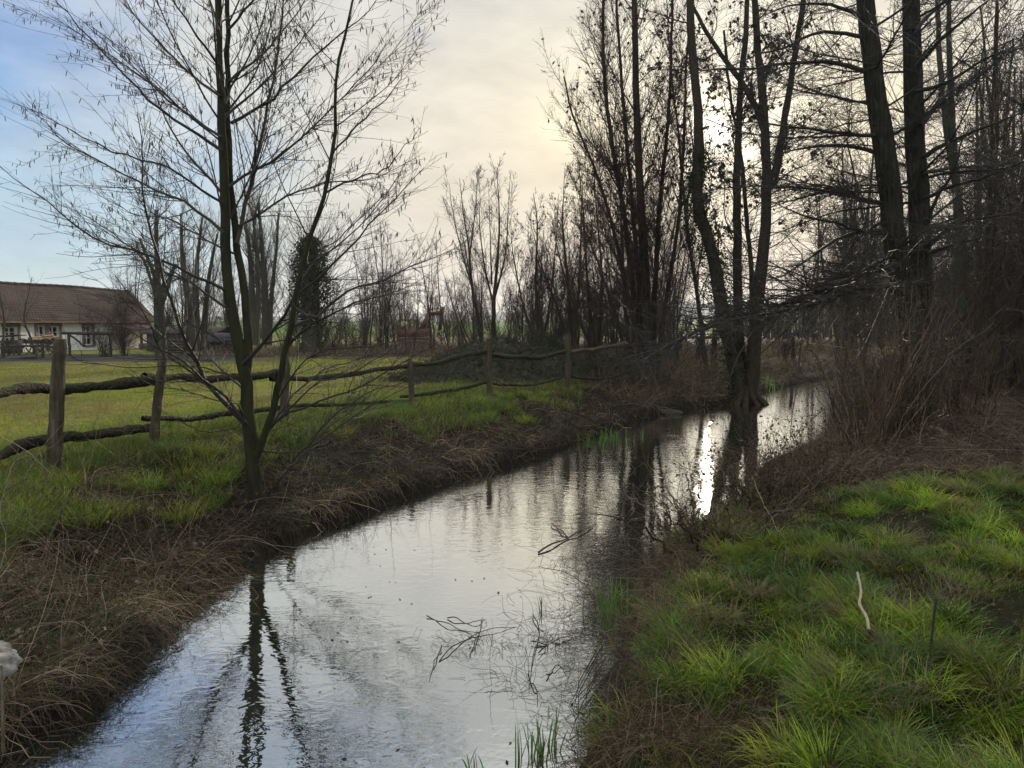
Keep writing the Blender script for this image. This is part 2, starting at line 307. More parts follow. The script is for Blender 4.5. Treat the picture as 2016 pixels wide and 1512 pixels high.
class Acc:
    """collects quads with optional per-vertex colour, builds ONE mesh object"""
    def __init__(s): s.V = []; s.F = []; s.C = []; s.n = 0
    def add(s, V, Fq, col=None):
        V = np.asarray(V, float).reshape(-1, 3); s.V.append(V); s.F.append(np.asarray(Fq).reshape(-1, 4) + s.n); s.n += len(V)
        if col is not None:
            col = np.asarray(col, float); s.C.append(np.broadcast_to(col, V.shape) if col.ndim == 1 else col)
    def tubes(s, Pt, Rd, k=3, col=None, rough=0.0, rng=None, cap=False):
        Pt = np.asarray(Pt, float); Rd = np.asarray(Rd, float)
        if Pt.ndim == 2: Pt = Pt[None]; Rd = Rd[None]
        N, n, _ = Pt.shape
        if N == 0: return
        T = np.gradient(Pt, axis=1); T /= np.linalg.norm(T, axis=2, keepdims=True) + 1e-9
        mt = T.mean(axis=1); ref = np.where(np.abs(mt[:, 2:3]) > 0.8, np.array([[1.0, 0, 0]]), np.array([[0, 0, 1.0]]))
        e1 = np.cross(T, ref[:, None, :]); e1 /= np.linalg.norm(e1, axis=2, keepdims=True) + 1e-9
        e2 = np.cross(T, e1)
        a = np.linspace(0, 2 * np.pi, k, endpoint=False)
        rr = Rd[:, :, None] * np.ones(k)
        if rough and rng is not None: rr = rr * (1 + rough * rng.normal(size=rr.shape))
        V = Pt[:, :, None, :] + rr[..., None] * (np.cos(a)[:, None] * e1[:, :, None, :] + np.sin(a)[:, None] * e2[:, :, None, :])
        b = np.arange(N)[:, None, None] * n * k; i = np.arange(n - 1)[None, :, None] * k; j = np.arange(k)[None, None, :]; j2 = (j + 1) % k
        q = np.stack([b + i + j, b + i + j2, b + i + k + j2, b + i + k + j], -1).reshape(-1, 4)
        c = None
        if col is not None:
            col = np.asarray(col, float); c = np.repeat(col, n * k, axis=0) if col.ndim == 2 else col
        s.add(V, q, c)
        if cap:
            for w_ in (0, n - 1):
                cen = Pt[:, w_]; Vc = np.concatenate([V[:, w_], cen[:, None]], 1)
                bb = np.arange(N)[:, None] * (k + 1); jj = np.arange(k)[None]
                qq = np.stack([bb + jj, bb + (jj + 1) % k, bb + k + 0 * jj, bb + k + 0 * jj], -1).reshape(-1, 4)
                # degenerate-free: make kites from pairs of rim vertices
                if k % 2 == 0:
                    jj = np.arange(0, k, 2)[None]; qq = np.stack([bb + jj, bb + (jj + 1) % k, bb + (jj + 2) % k, bb + k + 0 * jj], -1).reshape(-1, 4)
                    if w_ == 0: qq = qq[:, ::-1]
                    s.add(Vc, qq, None if c is None else (c if np.ndim(c) == 1 else np.repeat(col, k + 1, axis=0)))
    def box(s, c, size, rotz=0.0, tilt=None, col=None):
        x, y, z = [v / 2 for v in size]
        v = np.array([[-x, -y, -z], [x, -y, -z], [x, y, -z], [-x, y, -z], [-x, -y, z], [x, -y, z], [x, y, z], [-x, y, z]])
        if tilt is not None:
            ca, sa = math.cos(tilt), math.sin(tilt); v = v @ np.array([[ca, 0, sa], [0, 1, 0], [-sa, 0, ca]])
        ca, sa = math.cos(rotz), math.sin(rotz); v = v @ np.array([[ca, sa, 0], [-sa, ca, 0], [0, 0, 1]])
        s.add(v + np.asarray(c, float), [[0, 3, 2, 1], [4, 5, 6, 7], [0, 1, 5, 4], [1, 2, 6, 5], [2, 3, 7, 6], [3, 0, 4, 7]], col)
    def blades(s, B, L, wd, az, th0, th1, col, nseg=3, tipcol=None, rng=None):
        """grass blades: base points, length, width, azimuth of lean, start tilt, extra tilt at tip (radians)"""
        N = len(B)
        if N == 0: return
        p = B.astype(float).copy(); pts = [p.copy()]
        h = np.stack([np.cos(az), np.sin(az), np.zeros(N)], 1)
        for i in range(nseg):
            th = th0 + th1 * ((i + 0.5) / nseg)
            p = p + (L / nseg)[:, None] * (h * np.sin(th)[:, None] + np.array([0, 0, 1.0]) * np.cos(th)[:, None]); pts.append(p.copy())
        Pt = np.stack(pts, 1)
        tw = az + np.pi / 2 + (rng.normal(size=N) * 0.7 if rng is not None else 0)
        wv_ = np.stack([np.cos(tw), np.sin(tw), np.zeros(N)], 1)
        sc = np.array([1.0, 0.9, 0.65, 0.08] if nseg == 3 else np.r_[1 - (np.arange(nseg) / nseg) ** 2 * 0.6, 0.08])
        off = wv_[:, None, :] * (wd[:, None] * sc[None] * 0.5)[..., None]
        V = np.stack([Pt - off, Pt + off], 2).reshape(-1, 3)
        b = np.arange(N)[:, None] * (nseg + 1) * 2; i = np.arange(nseg)[None] * 2
        q = np.stack([b + i, b + i + 1, b + i + 3, b + i + 2], -1).reshape(-1, 4)
        s.add(V, q, np.repeat(col, (nseg + 1) * 2, axis=0))
    def build(s, name, mat, parent=None):
        V = np.concatenate(s.V); Fq = np.concatenate(s.F); C = np.concatenate(s.C) if s.C else None
        if C is not None and len(C) != len(V): C = None
        if parent is not None: V = V - np.array(parent.matrix_basis.translation) if parent.parent is None else V - np.array(parent.matrix_basis.translation) - np.array(parent.parent.matrix_basis.translation)
        return mesh_obj(name, V, Fq, mat, parent, C)

# ------------------------------------------------------------------ branching
def resample(pts, n, rng=None, jit=0.0):
    pts = np.asarray(pts, float)
    if len(pts) == 2: pts = np.array([pts[0], (pts[0] + pts[1]) / 2, pts[1]])
    ext = np.vstack([2 * pts[0] - pts[1], pts, 2 * pts[-1] - pts[-2]]); o = []
    for i in range(1, len(ext) - 2):
        p0, p1, p2, p3 = ext[i - 1:i + 3]
        for u in np.linspace(0, 1, 8, endpoint=False):
            o.append(0.5 * (2 * p1 + (p2 - p0) * u + (2 * p0 - 5 * p1 + 4 * p2 - p3) * u * u + (3 * p1 - p0 - 3 * p2 + p3) * u ** 3))
    o.append(pts[-1]); o = np.array(o)
    s = np.r_[0, np.cumsum(np.linalg.norm(np.diff(o, axis=0), axis=1))]
    u = np.linspace(0, s[-1], n); r = np.stack([np.interp(u, s, o[:, k]) for k in range(3)], 1)
    if rng is not None and jit: r[1:-1] += rng.normal(size=(n - 2, 3)) * jit
    return r
def stems(specs, n=22, rng=None, jit=0.0, power=0.8):
    """specs: (points, r0, r1) -> arrays"""
    Ps = np.stack([resample(p, n, rng, jit) for p, _, _ in specs])
    s = np.linspace(0, 1, n) ** power
    Rs = np.stack([a + (b - a) * s for _, a, b in specs]); return Ps, Rs
def children(Pp, Rp, rng, per_m, t0, t1, ang, asd, length, rfac=0.5, n=6, up=0.2, wob=0.12, lmin=0.05, rk=0.012, rmin=0.0012, flat=0.0, tapert=0.6):
    N, m, _ = Pp.shape
    if N == 0: return np.zeros((0, n, 3)), np.zeros((0, n))
    Lp = np.linalg.norm(np.diff(Pp, axis=1), axis=2).sum(1)
    cnt = rng.poisson(np.maximum(per_m * Lp * (t1 - t0), 0.0))
    idx = np.repeat(np.arange(N), cnt); K = len(idx)
    if K == 0: return np.zeros((0, n, 3)), np.zeros((0, n))
    t = t0 + (t1 - t0) * rng.random(K); f = t * (m - 1); i = np.minimum(f.astype(int), m - 2); fr = (f - i)[:, None]
    a, b = Pp[idx, i], Pp[idx, i + 1]; pos = a + (b - a) * fr; T = b - a; T /= np.linalg.norm(T, axis=1, keepdims=True) + 1e-9
    r = Rp[idx, i] * (1 - fr[:, 0]) + Rp[idx, i + 1] * fr[:, 0]
    L = (length(t, Lp[idx]) if callable(length) else length * np.ones(K)) * rng.uniform(0.55, 1.25, K); L = np.maximum(L, lmin)
    ref = np.where(np.abs(T[:, 2:3]) > 0.9, np.array([[1.0, 0, 0]]), np.array([[0, 0, 1.0]]))
    e1 = np.cross(T, ref); e1 /= np.linalg.norm(e1, axis=1, keepdims=True) + 1e-9; e2 = np.cross(T, e1)
    ph = rng.random(K) * 2 * np.pi
    if flat: ph = np.where(rng.random(K) < flat, np.where(rng.random(K) < 0.5, 0, np.pi) + rng.normal(size=K) * 0.35, ph)
    an = np.radians(ang + asd * rng.normal(size=K))
    D = np.cos(an)[:, None] * T + np.sin(an)[:, None] * (np.cos(ph)[:, None] * e1 + np.sin(ph)[:, None] * e2)
    pts = [pos]; p = pos
    for s in range(n - 1):
        D = D + rng.normal(size=D.shape) * wob; D[:, 2] += up / (n - 1) * 1.5; D /= np.linalg.norm(D, axis=1, keepdims=True) + 1e-9
        p = p + D * (L / (n - 1))[:, None]; pts.append(p)
    Pc = np.stack(pts, 1)
    r0 = np.maximum(np.minimum(r * rfac, L * rk), rmin)
    Rc = r0[:, None] * (1 - (1 - 0.25) * np.linspace(0, 1, n)[None] ** tapert); Rc = np.maximum(Rc, rmin * 0.7)
    return Pc, Rc
def tips(Pc, rng, cnt, t0=0.3):
    K = int(cnt); idx = rng.integers(0, len(Pc), K); m = Pc.shape[1]; f = (t0 + (1 - t0) * rng.random(K)) * (m - 1.001); i = f.astype(int); fr = (f - i)[:, None]
    return Pc[idx, i] * (1 - fr) + Pc[idx, i + 1] * fr
def hang(acc, pos, rng, L=(0.03, 0.06), r=0.004, k=4):
    N = len(pos); l = rng.uniform(*L, N); d = rng.normal(size=(N, 3)) * 0.25; d[:, 2] = -1
    pts = np.stack([pos, pos + d * l[:, None] * 0.3, pos + d * l[:, None] * 0.75, pos + d * l[:, None]], 1)
    rr = np.tile([0.25, 1.0, 0.9, 0.3], (N, 1)) * r * rng.uniform(0.8, 1.25, (N, 1)); acc.tubes(pts, rr, k)
def leaves(acc, pos, rng, size, cols, droop=0.5):
    N = len(pos); s = rng.uniform(*size, N)[:, None]
    a = rng.normal(size=(N, 3)); a[:, 2] -= droop * 2; a /= np.linalg.norm(a, axis=1, keepdims=True)
    b = np.cross(a, rng.normal(size=(N, 3))); b /= np.linalg.norm(b, axis=1, keepdims=True) + 1e-9
    V = np.stack([pos, pos + a * s * 0.5 + b * s * 0.32, pos + a * s, pos + a * s * 0.5 - b * s * 0.32], 1)
    c = cols[rng.integers(0, len(cols), N)] * rng.uniform(0.7, 1.3, (N, 1))
    acc.add(V, np.arange(4 * N).reshape(-1, 4), np.repeat(c, 4, axis=0))

def ln(fac, lo=0.25, hi=1.0):
    """children longest low on the parent, shorter towards its tip"""
    return lambda t, Lp: fac * Lp * (hi + (lo - hi) * t)
def cl(v, lo=0.4): return lambda t, Lp: v * (1 + (lo - 1) * t) + 0 * Lp

# ================================================================== SETTING
def build_ground():
    ny, nx = 520, 420
    ty = np.linspace(0, 1, ny)
    y = -6 + 26 * ty * 0.0
    y = np.where(ty < 0.55, -4 + 24 * (ty / 0.55), 20 + (np.exp((ty - 0.55) / 0.45 * 5.4) - 1) / (math.exp(5.4) - 1) * 2500)
    y = np.sort(y)
    s = np.linspace(-1, 1, nx); s = np.sign(s) * (0.75 * np.abs(s) + 0.25 * np.abs(s) ** 3)
    X = s[None] * (9 + np.maximum(y, 0)[:, None] * 1.15) + 1.0 * 0; Y = np.repeat(y[:, None], nx, 1)
    Z = height(X, Y)
    d, sd_ = wdist(X, Y); d = d.reshape(X.shape); sd_ = sd_.reshape(X.shape)
    n = fbm(X * 0.35, Y * 0.35, 4); n2 = fbm(X * 1.4 + 3, Y * 1.4, 4); n3 = fbm(X * 0.08, Y * 0.25, 4)
    def c(*v): return np.array(v, float)
    C = np.zeros(X.shape + (3,))
    fieldg = c(.125, .145, .022); fieldb = c(.14, .12, .045); shaded_mud = c(.018, .014, .010); litter = c(.035, .025, .018); lush = c(.022, .022, .010)  # bank mud and soil under lush grass blackened as shade between the stems
    tg = sstep(0.40, 0.62, n2 * 0.6 + n * 0.4)[..., None]
    C[:] = fieldg * (1 - 0.6 * tg) + fieldb * 0.6 * tg
    bank = (1 - sstep(1.6, 3.0, d + (n2 - .5) * 1.5))[..., None]
    C = C * (1 - bank) + shaded_mud * bank
    # right bank
    r = (~sd_) & (d > -5)
    rg = sstep(6.2, 7.8, Y + (n2 - .5) * 3)[..., None]
    RC = lush * (1 - rg) + litter * rg
    C = np.where(r[..., None] & (Y < 60)[..., None], RC, C)
    # dark trampled soil before the farm yard
    soil = sstep(27, 30, Y) * (1 - sstep(37, 39, Y)) * (1 - sstep(-13, -8, X))
    C = C * (1 - soil[..., None]) + c(.035, .033, .030) * soil[..., None]
    # brown rough strip behind the paddock
    rough = sstep(32, 36, Y + (n - .5) * 6) * sstep(-15, -10, X) * (1 - sstep(118, 126, Y))
    C = C * (1 - 0.85 * rough[..., None]) + c(.085, .068, .042) * 0.85 * rough[..., None]
    straw = (sstep(34, 40, Y) * sstep(10, 14, X) * (1 - sstep(85, 110, Y)) * sstep(.4, .6, n3 + .1))[..., None]
    C = C * (1 - straw) + c(.22, .17, .10) * straw
    fg = sstep(118, 130, Y)[..., None]
    C = C * (1 - fg) + c(.085, .165, .018) * fg
    wl = sstep(700, 900, Y)[..., None]
    C = C * (1 - wl) + c(.05, .07, .045) * wl
    C = np.where((d < 0.06)[..., None], c(.016, .013, .009), C)
    i = np.arange(ny - 1)[:, None] * nx; j = np.arange(nx - 1)[None]
    q = np.stack([i + j, i + j + 1, i + nx + j + 1, i + nx + j], -1).reshape(-1, 4)
    o = mesh_obj('ground', np.stack([X, Y, Z], -1), q, 'ground', None, C.reshape(-1, 3)); tag(o, kind='structure')
build_ground()
wa = Acc(); xs = np.linspace(-12, 45, 58); ys = np.linspace(-6, 60, 67)
XX, YY = np.meshgrid(xs, ys); i = np.arange(66)[:, None] * 58; j = np.arange(57)[None]
cx = (XX[:-1, :-1] + .5).ravel(); cy = (YY[:-1, :-1] + .5).ravel(); dd, _ = wdist(cx, cy)
q = np.stack([i + j, i + j + 1, i + 59 - 1 + j + 1, i + 58 + j], -1).reshape(-1, 4)
wa.add(np.stack([XX, YY, 0 * XX], -1), q[dd < 1.6]); tag(wa.build('stream_water', 'water'), kind='structure')
# low hills on the horizon
def hills():
    a = Acc(); n = 160; x = np.linspace(-2600, 2600, n); prof = 10 + 22 * fbm(x / 420 + 3, x * 0 + 2, 3) + 55 * np.exp(-((x - 420) / 260) ** 2) * 0.75
    rows = []
    for k, (dy, f) in enumerate(((0, 0.0), (60, 0.7), (160, 1.0), (420, 0.9), (700, 0))): rows.append(np.stack([x, 1900 + dy + 0 * x, 3 + prof * f * (1 if k else 0)], 1))
    V = np.stack(rows); i = np.arange(4)[:, None] * n; j = np.arange(n - 1)[None]
    a.add(V, np.stack([i + j, i + j + 1, i + n + j + 1, i + n + j], -1)); tag(a.build('hills', 'hill'), kind='structure')
hills()

# ================================================================== TREES
def base_of(spec):
    p = np.asarray(spec); return p
def full_tree(name, label, cat, loc, trunkspec, limbspec, rng, barkm, twigm, auto, lv2, lv3, lv4=None, group=None, extras=None, ktrunk=12, jit=0.008, trunk_rough=0.03):
    root = empty(name, tuple(loc), label, cat, group)
    Pt, Rt = stems(trunkspec, 26, rng, jit)
    A = Acc(); A.tubes(Pt, Rt, ktrunk, rough=trunk_rough, rng=rng); A.build('trunk', barkm, root)
    C = Acc(); P1s = []; R1s = []
    if limbspec:
        P1, R1 = stems(limbspec, 16, rng, jit); P1s.append(P1); R1s.append(R1)
    for a in (auto if isinstance(auto, list) else [auto]):
        if a:
            Pa, Ra = children(Pt, Rt, rng, n=16, **a); P1s.append(Pa); R1s.append(Ra)
    P1 = np.concatenate(P1s); R1 = np.concatenate(R1s); C.tubes(P1, R1, 6)
    P2, R2 = children(P1, R1, rng, n=9, **lv2); C.tubes(P2, R2, 4)
    P3, R3 = children(P2, R2, rng, n=6, **lv3); C.tubes(P3, R3, 3)
    P3b, R3b = children(P1, R1, rng, n=6, **{**lv3, 'per_m': lv3['per_m'] * 0.6}); C.tubes(P3b, R3b, 3)
    allt = np.concatenate([P3, P3b])
    if lv4:
        P4, R4 = children(allt, np.concatenate([R3, R3b]), rng, n=4, **lv4); C.tubes(P4, R4, 3)
    C.build('crown', twigm, root)
    if extras: extras(root, P1, P2, allt, rng)
    return root

def TR(pts, Y0, Y1=None):
    Y1 = Y0 if Y1 is None else Y1; n = len(pts)
    return [P(x, y, Y0 + (Y1 - Y0) * (i / (n - 1))) for i, (x, y) in enumerate(pts)]

def main_alder():
    rng = np.random.default_rng(11); Y = 7.35
    tr = [(TR([(505, 1030), (500, 940), (497, 890), (490, 840), (484, 740), (470, 690), (457, 605), (446, 480), (442, 400), (438, 300), (434, 150), (428, 0), (424, -180), (428, -420)], Y, Y + .1), 0.082, 0.017),
          (TR([(484, 745), (488, 700), (482, 590), (468, 490), (456, 400), (450, 252), (447, 126), (447, 0), (452, -170), (450, -330)], Y + .05, Y + .35), 0.050, 0.013),
          (TR([(503, 905), (520, 862), (540, 800), (552, 740), (565, 675), (578, 620), (587, 554), (615, 454), (638, 383), (655, 302), (660, 217), (668, 126), (692, 10), (720, -120)], Y - .02, Y - .9), 0.040, 0.007)]
    lim = []
    def L(pts, dy, r0=0.03, r1=0.004, y0=Y): lim.append((TR(pts, y0, y0 + dy), r0 * .58, r1 * .6))
    L([(466, 480), (480, 420), (496, 353), (524, 227), (549, 100), (560, 0), (575, -120)], .5, .045, .01)
    L([(474, 720), (525, 667), (562, 612), (580, 580), (612, 557), (662, 517), (712, 462), (745, 422), (790, 380), (835, 330)], -.7, .04, .004)
    L([(572, 645), (617, 628), (637, 610), (670, 585), (702, 565), (750, 552), (800, 530), (875, 500), (920, 470)], .8, .035)
    L([(560, 690), (600, 650), (640, 625), (690, 600), (760, 580), (830, 560)], -1.2, .028)
    L([(490, 842), (440, 790), (413, 762), (399, 745), (388, 715), (366, 669), (347, 620), (337, 592), (322, 550), (310, 500), (300, 472), (287, 430), (280, 380), (282, 300), (270, 220)], -.9, .048, .006)
    L([(490, 850), (439, 776), (399, 748), (372, 718), (347, 699), (321, 690), (306, 666), (295, 638), (270, 600), (225, 540)], -1.3, .032)
    L([(482, 770), (440, 730), (410, 700), (392, 660), (380, 610), (366, 560)], .9, .022)
    L([(442, 570), (353, 529), (277, 499), (176, 464), (101, 403), (25, 348), (-30, 300)], -.6, .034)
    L([(452, 610), (380, 560), (300, 522), (250, 480), (180, 430), (110, 400)], .9, .028)
    L([(441, 459), (373, 403), (282, 363), (166, 302), (110, 265), (50, 200)], .7, .032)
    L([(440, 400), (330, 330), (230, 300), (130, 250), (60, 215)], -1.1, .026)
    L([(438, 297), (353, 242), (280, 185), (202, 101), (136, 30), (90, -30)], -.8, .032)
    L([(436, 270), (330, 195), (250, 130), (150, 60), (80, 20)], 1.1, .026)
    L([(434, 190), (363, 136), (282, 50), (242, 0), (200, -70)], .5, .028)
    L([(432, 130), (380, 60), (330, -20), (290, -100)], -.9, .026)
    L([(430, 60), (400, -30), (350, -140), (310, -260)], .7, .024)
    L([(463, 500), (400, 470), (330, 430), (260, 420), (190, 380)], 1.4, .022)
    L([(455, 242), (530, 197), (615, 116), (716, 30), (760, -30)], -.6, .030)
    L([(450, 368), (555, 302), (655, 212), (740, 120), (780, 60)], 1.0, .030)
    L([(470, 445), (560, 390), (640, 360), (740, 350), (820, 310)], 1.3, .026)
    L([(452, 160), (520, 100), (590, 20), (650, -60)], .9, .026)
    L([(448, 60), (500, 0), (560, -90), (600, -180)], -.7, .024)
    L([(448, -60), (510, -150), (560, -260)], .4, .02)
    L([(426, -120), (370, -220), (330, -330)], .4, .02)
    L([(640, 380), (700, 350), (760, 330), (820, 260)], -.6, .02)
    L([(655, 300), (720, 230), (780, 170), (800, 90)], .7, .02)
    L([(587, 554), (640, 490), (700, 440), (760, 380)], .9, .02)
    # low arching branches over the bank and the water
    L([(512, 872), (547, 827), (619, 794), (714, 758), (780, 722), (850, 680), (900, 640)], -.4, .03)
    L([(516, 889), (603, 891), (694, 911), (760, 918), (830, 905)], -1.0, .014)
    L([(520, 985), (560, 935), (587, 905), (674, 837), (754, 786), (850, 740), (930, 700)], .9, .022)
    L([(522, 980), (600, 880), (680, 800), (770, 760), (860, 745)], -.9, .018)
    L([(500, 880), (560, 800), (620, 740), (700, 710), (800, 690)], 1.2, .022)
    L([(495, 850), (470, 800), (430, 790), (370, 772), (310, 762), (260, 740)], -1.2, .018)
    L([(480, 760), (440, 735), (370, 722), (250, 722), (180, 715), (110, 690)], -1.0, .018)
    L([(470, 700), (400, 650), (340, 640), (260, 650), (200, 620)], -.6, .016)
    L([(547, 827), (620, 760), (700, 730), (800, 670), (880, 600)], .8, .02)
    L([(540, 800), (590, 720), (650, 690), (740, 680), (840, 660)], -1.3, .018)
    L([(490, 830), (430, 850), (370, 840), (310, 800)], -1.3, .013)
    def ex(root, P1, P2, tw, rng):
        c = Acc(); hi = tw[(tw[:, 0, 2] > 2.9)]
        hang(c, tips(hi, rng, 2600, .1), rng, (0.04, 0.065), 0.0042); c.build('catkins', 'catkin', root)
    return full_tree('alder_tree', 'bare multi-stemmed alder hung with catkins on the left bank, nearest tree', 'tree', P(505, 1030, Y), tr, lim, rng, 'alder_bark', 'twig_dark',
              [dict(per_m=3.8, t0=.40, t1=.98, ang=50, asd=8, length=cl(2.3, .5), rfac=.42, up=.35, wob=.04, rk=.009)],
              dict(per_m=10.0, t0=.12, t1=.98, ang=38, asd=9, length=ln(.37, .38), rfac=.5, up=.12, wob=.06, rk=.006, rmin=.0022, flat=.5),
              dict(per_m=10.0, t0=.08, t1=.99, ang=40, asd=10, length=ln(.44, .5), rfac=.6, up=.05, wob=.09, rk=.009, rmin=.0019, flat=.4),
              dict(per_m=3.5, t0=.2, t1=.95, ang=40, asd=12, length=.09, rfac=.7, up=.1, wob=.1, rmin=.0018), extras=ex, ktrunk=14)
main_alder()

def twin_trunk():
    rng = np.random.default_rng(21); Y = 12.8
    tr = [(TR([(1800, 850), (1796, 700), (1784, 580), (1764, 496), (1756, 422), (1745, 322), (1730, 223), (1715, 99), (1703, 0), (1695, -150), (1690, -350)], Y, Y), 0.235, 0.12),
          (TR([(1815, 850), (1818, 700), (1814, 560), (1812, 446), (1806, 347), (1801, 248), (1796, 99), (1793, 0), (1795, -150), (1790, -380)], Y + .15, Y + .35), 0.225, 0.11)]
    lim = []
    def L(pts, dy, r0=0.05, r1=0.006, y0=Y): lim.append((TR(pts, y0, y0 + dy), r0, r1))
    L([(1780, 515), (1746, 524), (1672, 552), (1610, 572), (1535, 599), (1473, 616), (1424, 626), (1349, 661), (1290, 690), (1230, 705)], -2.2, .062, .01)
    L([(1785, 560), (1740, 562), (1684, 569), (1610, 594), (1510, 619), (1473, 624), (1411, 638), (1324, 673), (1250, 720)], -3.0, .066, .01)
    L([(1755, 455), (1691, 457), (1641, 475), (1591, 510), (1541, 542), (1480, 560)], -1, .05)
    L([(1750, 402), (1703, 397), (1666, 385), (1616, 380), (1560, 395), (1500, 400)], .8, .045)
    L([(1752, 462), (1680, 452), (1653, 440), (1601, 430), (1553, 412), (1516, 395)], -1.4, .045)
    L([(1740, 307), (1676, 288), (1611, 288), (1552, 298), (1480, 320)], 1.0, .045)
    L([(1733, 270), (1661, 262), (1600, 255), (1512, 243), (1440, 240)], -1.6, .042)
    L([(1715, 144), (1636, 124), (1537, 126), (1480, 135), (1388, 139), (1340, 160)], -1, .045)
    L([(1708, 74), (1611, 64), (1547, 94), (1487, 109), (1400, 150)], 1, .04)
    L([(1743, 402), (1661, 382), (1586, 369), (1512, 367), (1437, 369), (1390, 375)], -1.3, .04)
    L([(1706, 40), (1640, 10), (1560, 10), (1490, 35)], -.8, .04)
    L([(1704, -30), (1630, -70), (1540, -70), (1450, -30)], .8, .04)
    L([(1700, -120), (1620, -170), (1520, -170)], -.8, .04)
    L([(1765, 500), (1720, 520), (1660, 560), (1600, 640), (1570, 700)], -1.6, .028)
    L([(1750, 430), (1690, 470), (1640, 540), (1600, 570)], 1.4, .03)
    L([(1829, 481), (1884, 441), (1983, 422), (2060, 410)], -1.5, .055)
    L([(1829, 500), (1880, 480), (1958, 466), (2040, 466)], -2.2, .045)
    L([(1815, 310), (1860, 285), (1909, 263), (1983, 233), (2060, 210)], -1.2, .05)
    L([(1812, 248), (1850, 200), (1884, 174), (1958, 124), (2050, 60)], 1.0, .05)
    L([(1815, 340), (1880, 330), (1950, 325), (2040, 310)], .8, .045)
    L([(1818, 390), (1880, 365), (1950, 345), (2040, 300)], -1.5, .04)
    L([(1805, 130), (1850, 80), (1910, 30), (1980, -30)], -1.2, .05)
    L([(1800, 60), (1850, 10), (1910, -60)], .8, .045)
    L([(1800, -60), (1870, -120), (1960, -170)], .8, .045)
    L([(1805, 180), (1870, 160), (1950, 110), (2050, 90)], -2, .04)
    L([(1825, 450), (1840, 400), (1880, 330), (1900, 250)], -.7, .045)
    return full_tree('twin_trunked_tree', 'big twin-trunked tree with cracked bark and long sweeping bare branches, right bank', 'tree', P(1808, 850, Y), tr, lim, rng, 'rough_bark', 'twig_dark',
              [dict(per_m=5.2, t0=.3, t1=.98, ang=78, asd=9, length=cl(3.4, .7), rfac=.3, up=.12, wob=.06, rk=.009)],
              dict(per_m=7.5, t0=.08, t1=.99, ang=42, asd=12, length=ln(.34, .35), rfac=.45, up=.05, wob=.10, rk=.007, flat=.6),
              dict(per_m=12.0, t0=.06, t1=.99, ang=44, asd=14, length=ln(.44, .5), rfac=.6, up=.02, wob=.14, rk=.009, rmin=.0046, flat=.5),
              dict(per_m=4.0, t0=.1, t1=.99, ang=45, asd=14, length=.15, rfac=.7, up=.0, wob=.2, rmin=.0034), ktrunk=18, trunk_rough=.035)
twin_trunk()

def leaf_extra(n, cols, size, zmin=3.0, name='withered_leaves'):
    def ex(root, P1, P2, tw, rng):
        a = Acc(); sel = tw[tw[:, 0, 2] > zmin]
        # leaves hang in clusters, not evenly
        k = max(1, len(sel) // 4); s2 = sel[rng.integers(0, len(sel), k)]
        leaves(a, tips(s2, rng, n, .2), rng, size, np.array(cols)); a.build(name, 'leaf', root)
    return ex
DL = [(0.040, 0.026, 0.018), (0.06, 0.038, 0.022), (0.03, 0.022, 0.016)]

def ivy_on(root, pts, r, n, rng, spread=0.12, name='ivy'):
    a = Acc(); line = resample(pts, 60)
    idx = rng.integers(0, 60, n); u = rng.random(n)
    pos = line[idx] + rng.normal(size=(n, 3)) * (r * 0.75 + spread * u[:, None]) * np.array([1, 1, .8])
    leaves(a, pos, rng, (0.05, 0.10), np.array([(0.020, 0.035, 0.012), (0.030, 0.045, 0.016), (0.014, 0.024, 0.010)]), .2)
    a.build(name, 'leaf', root)

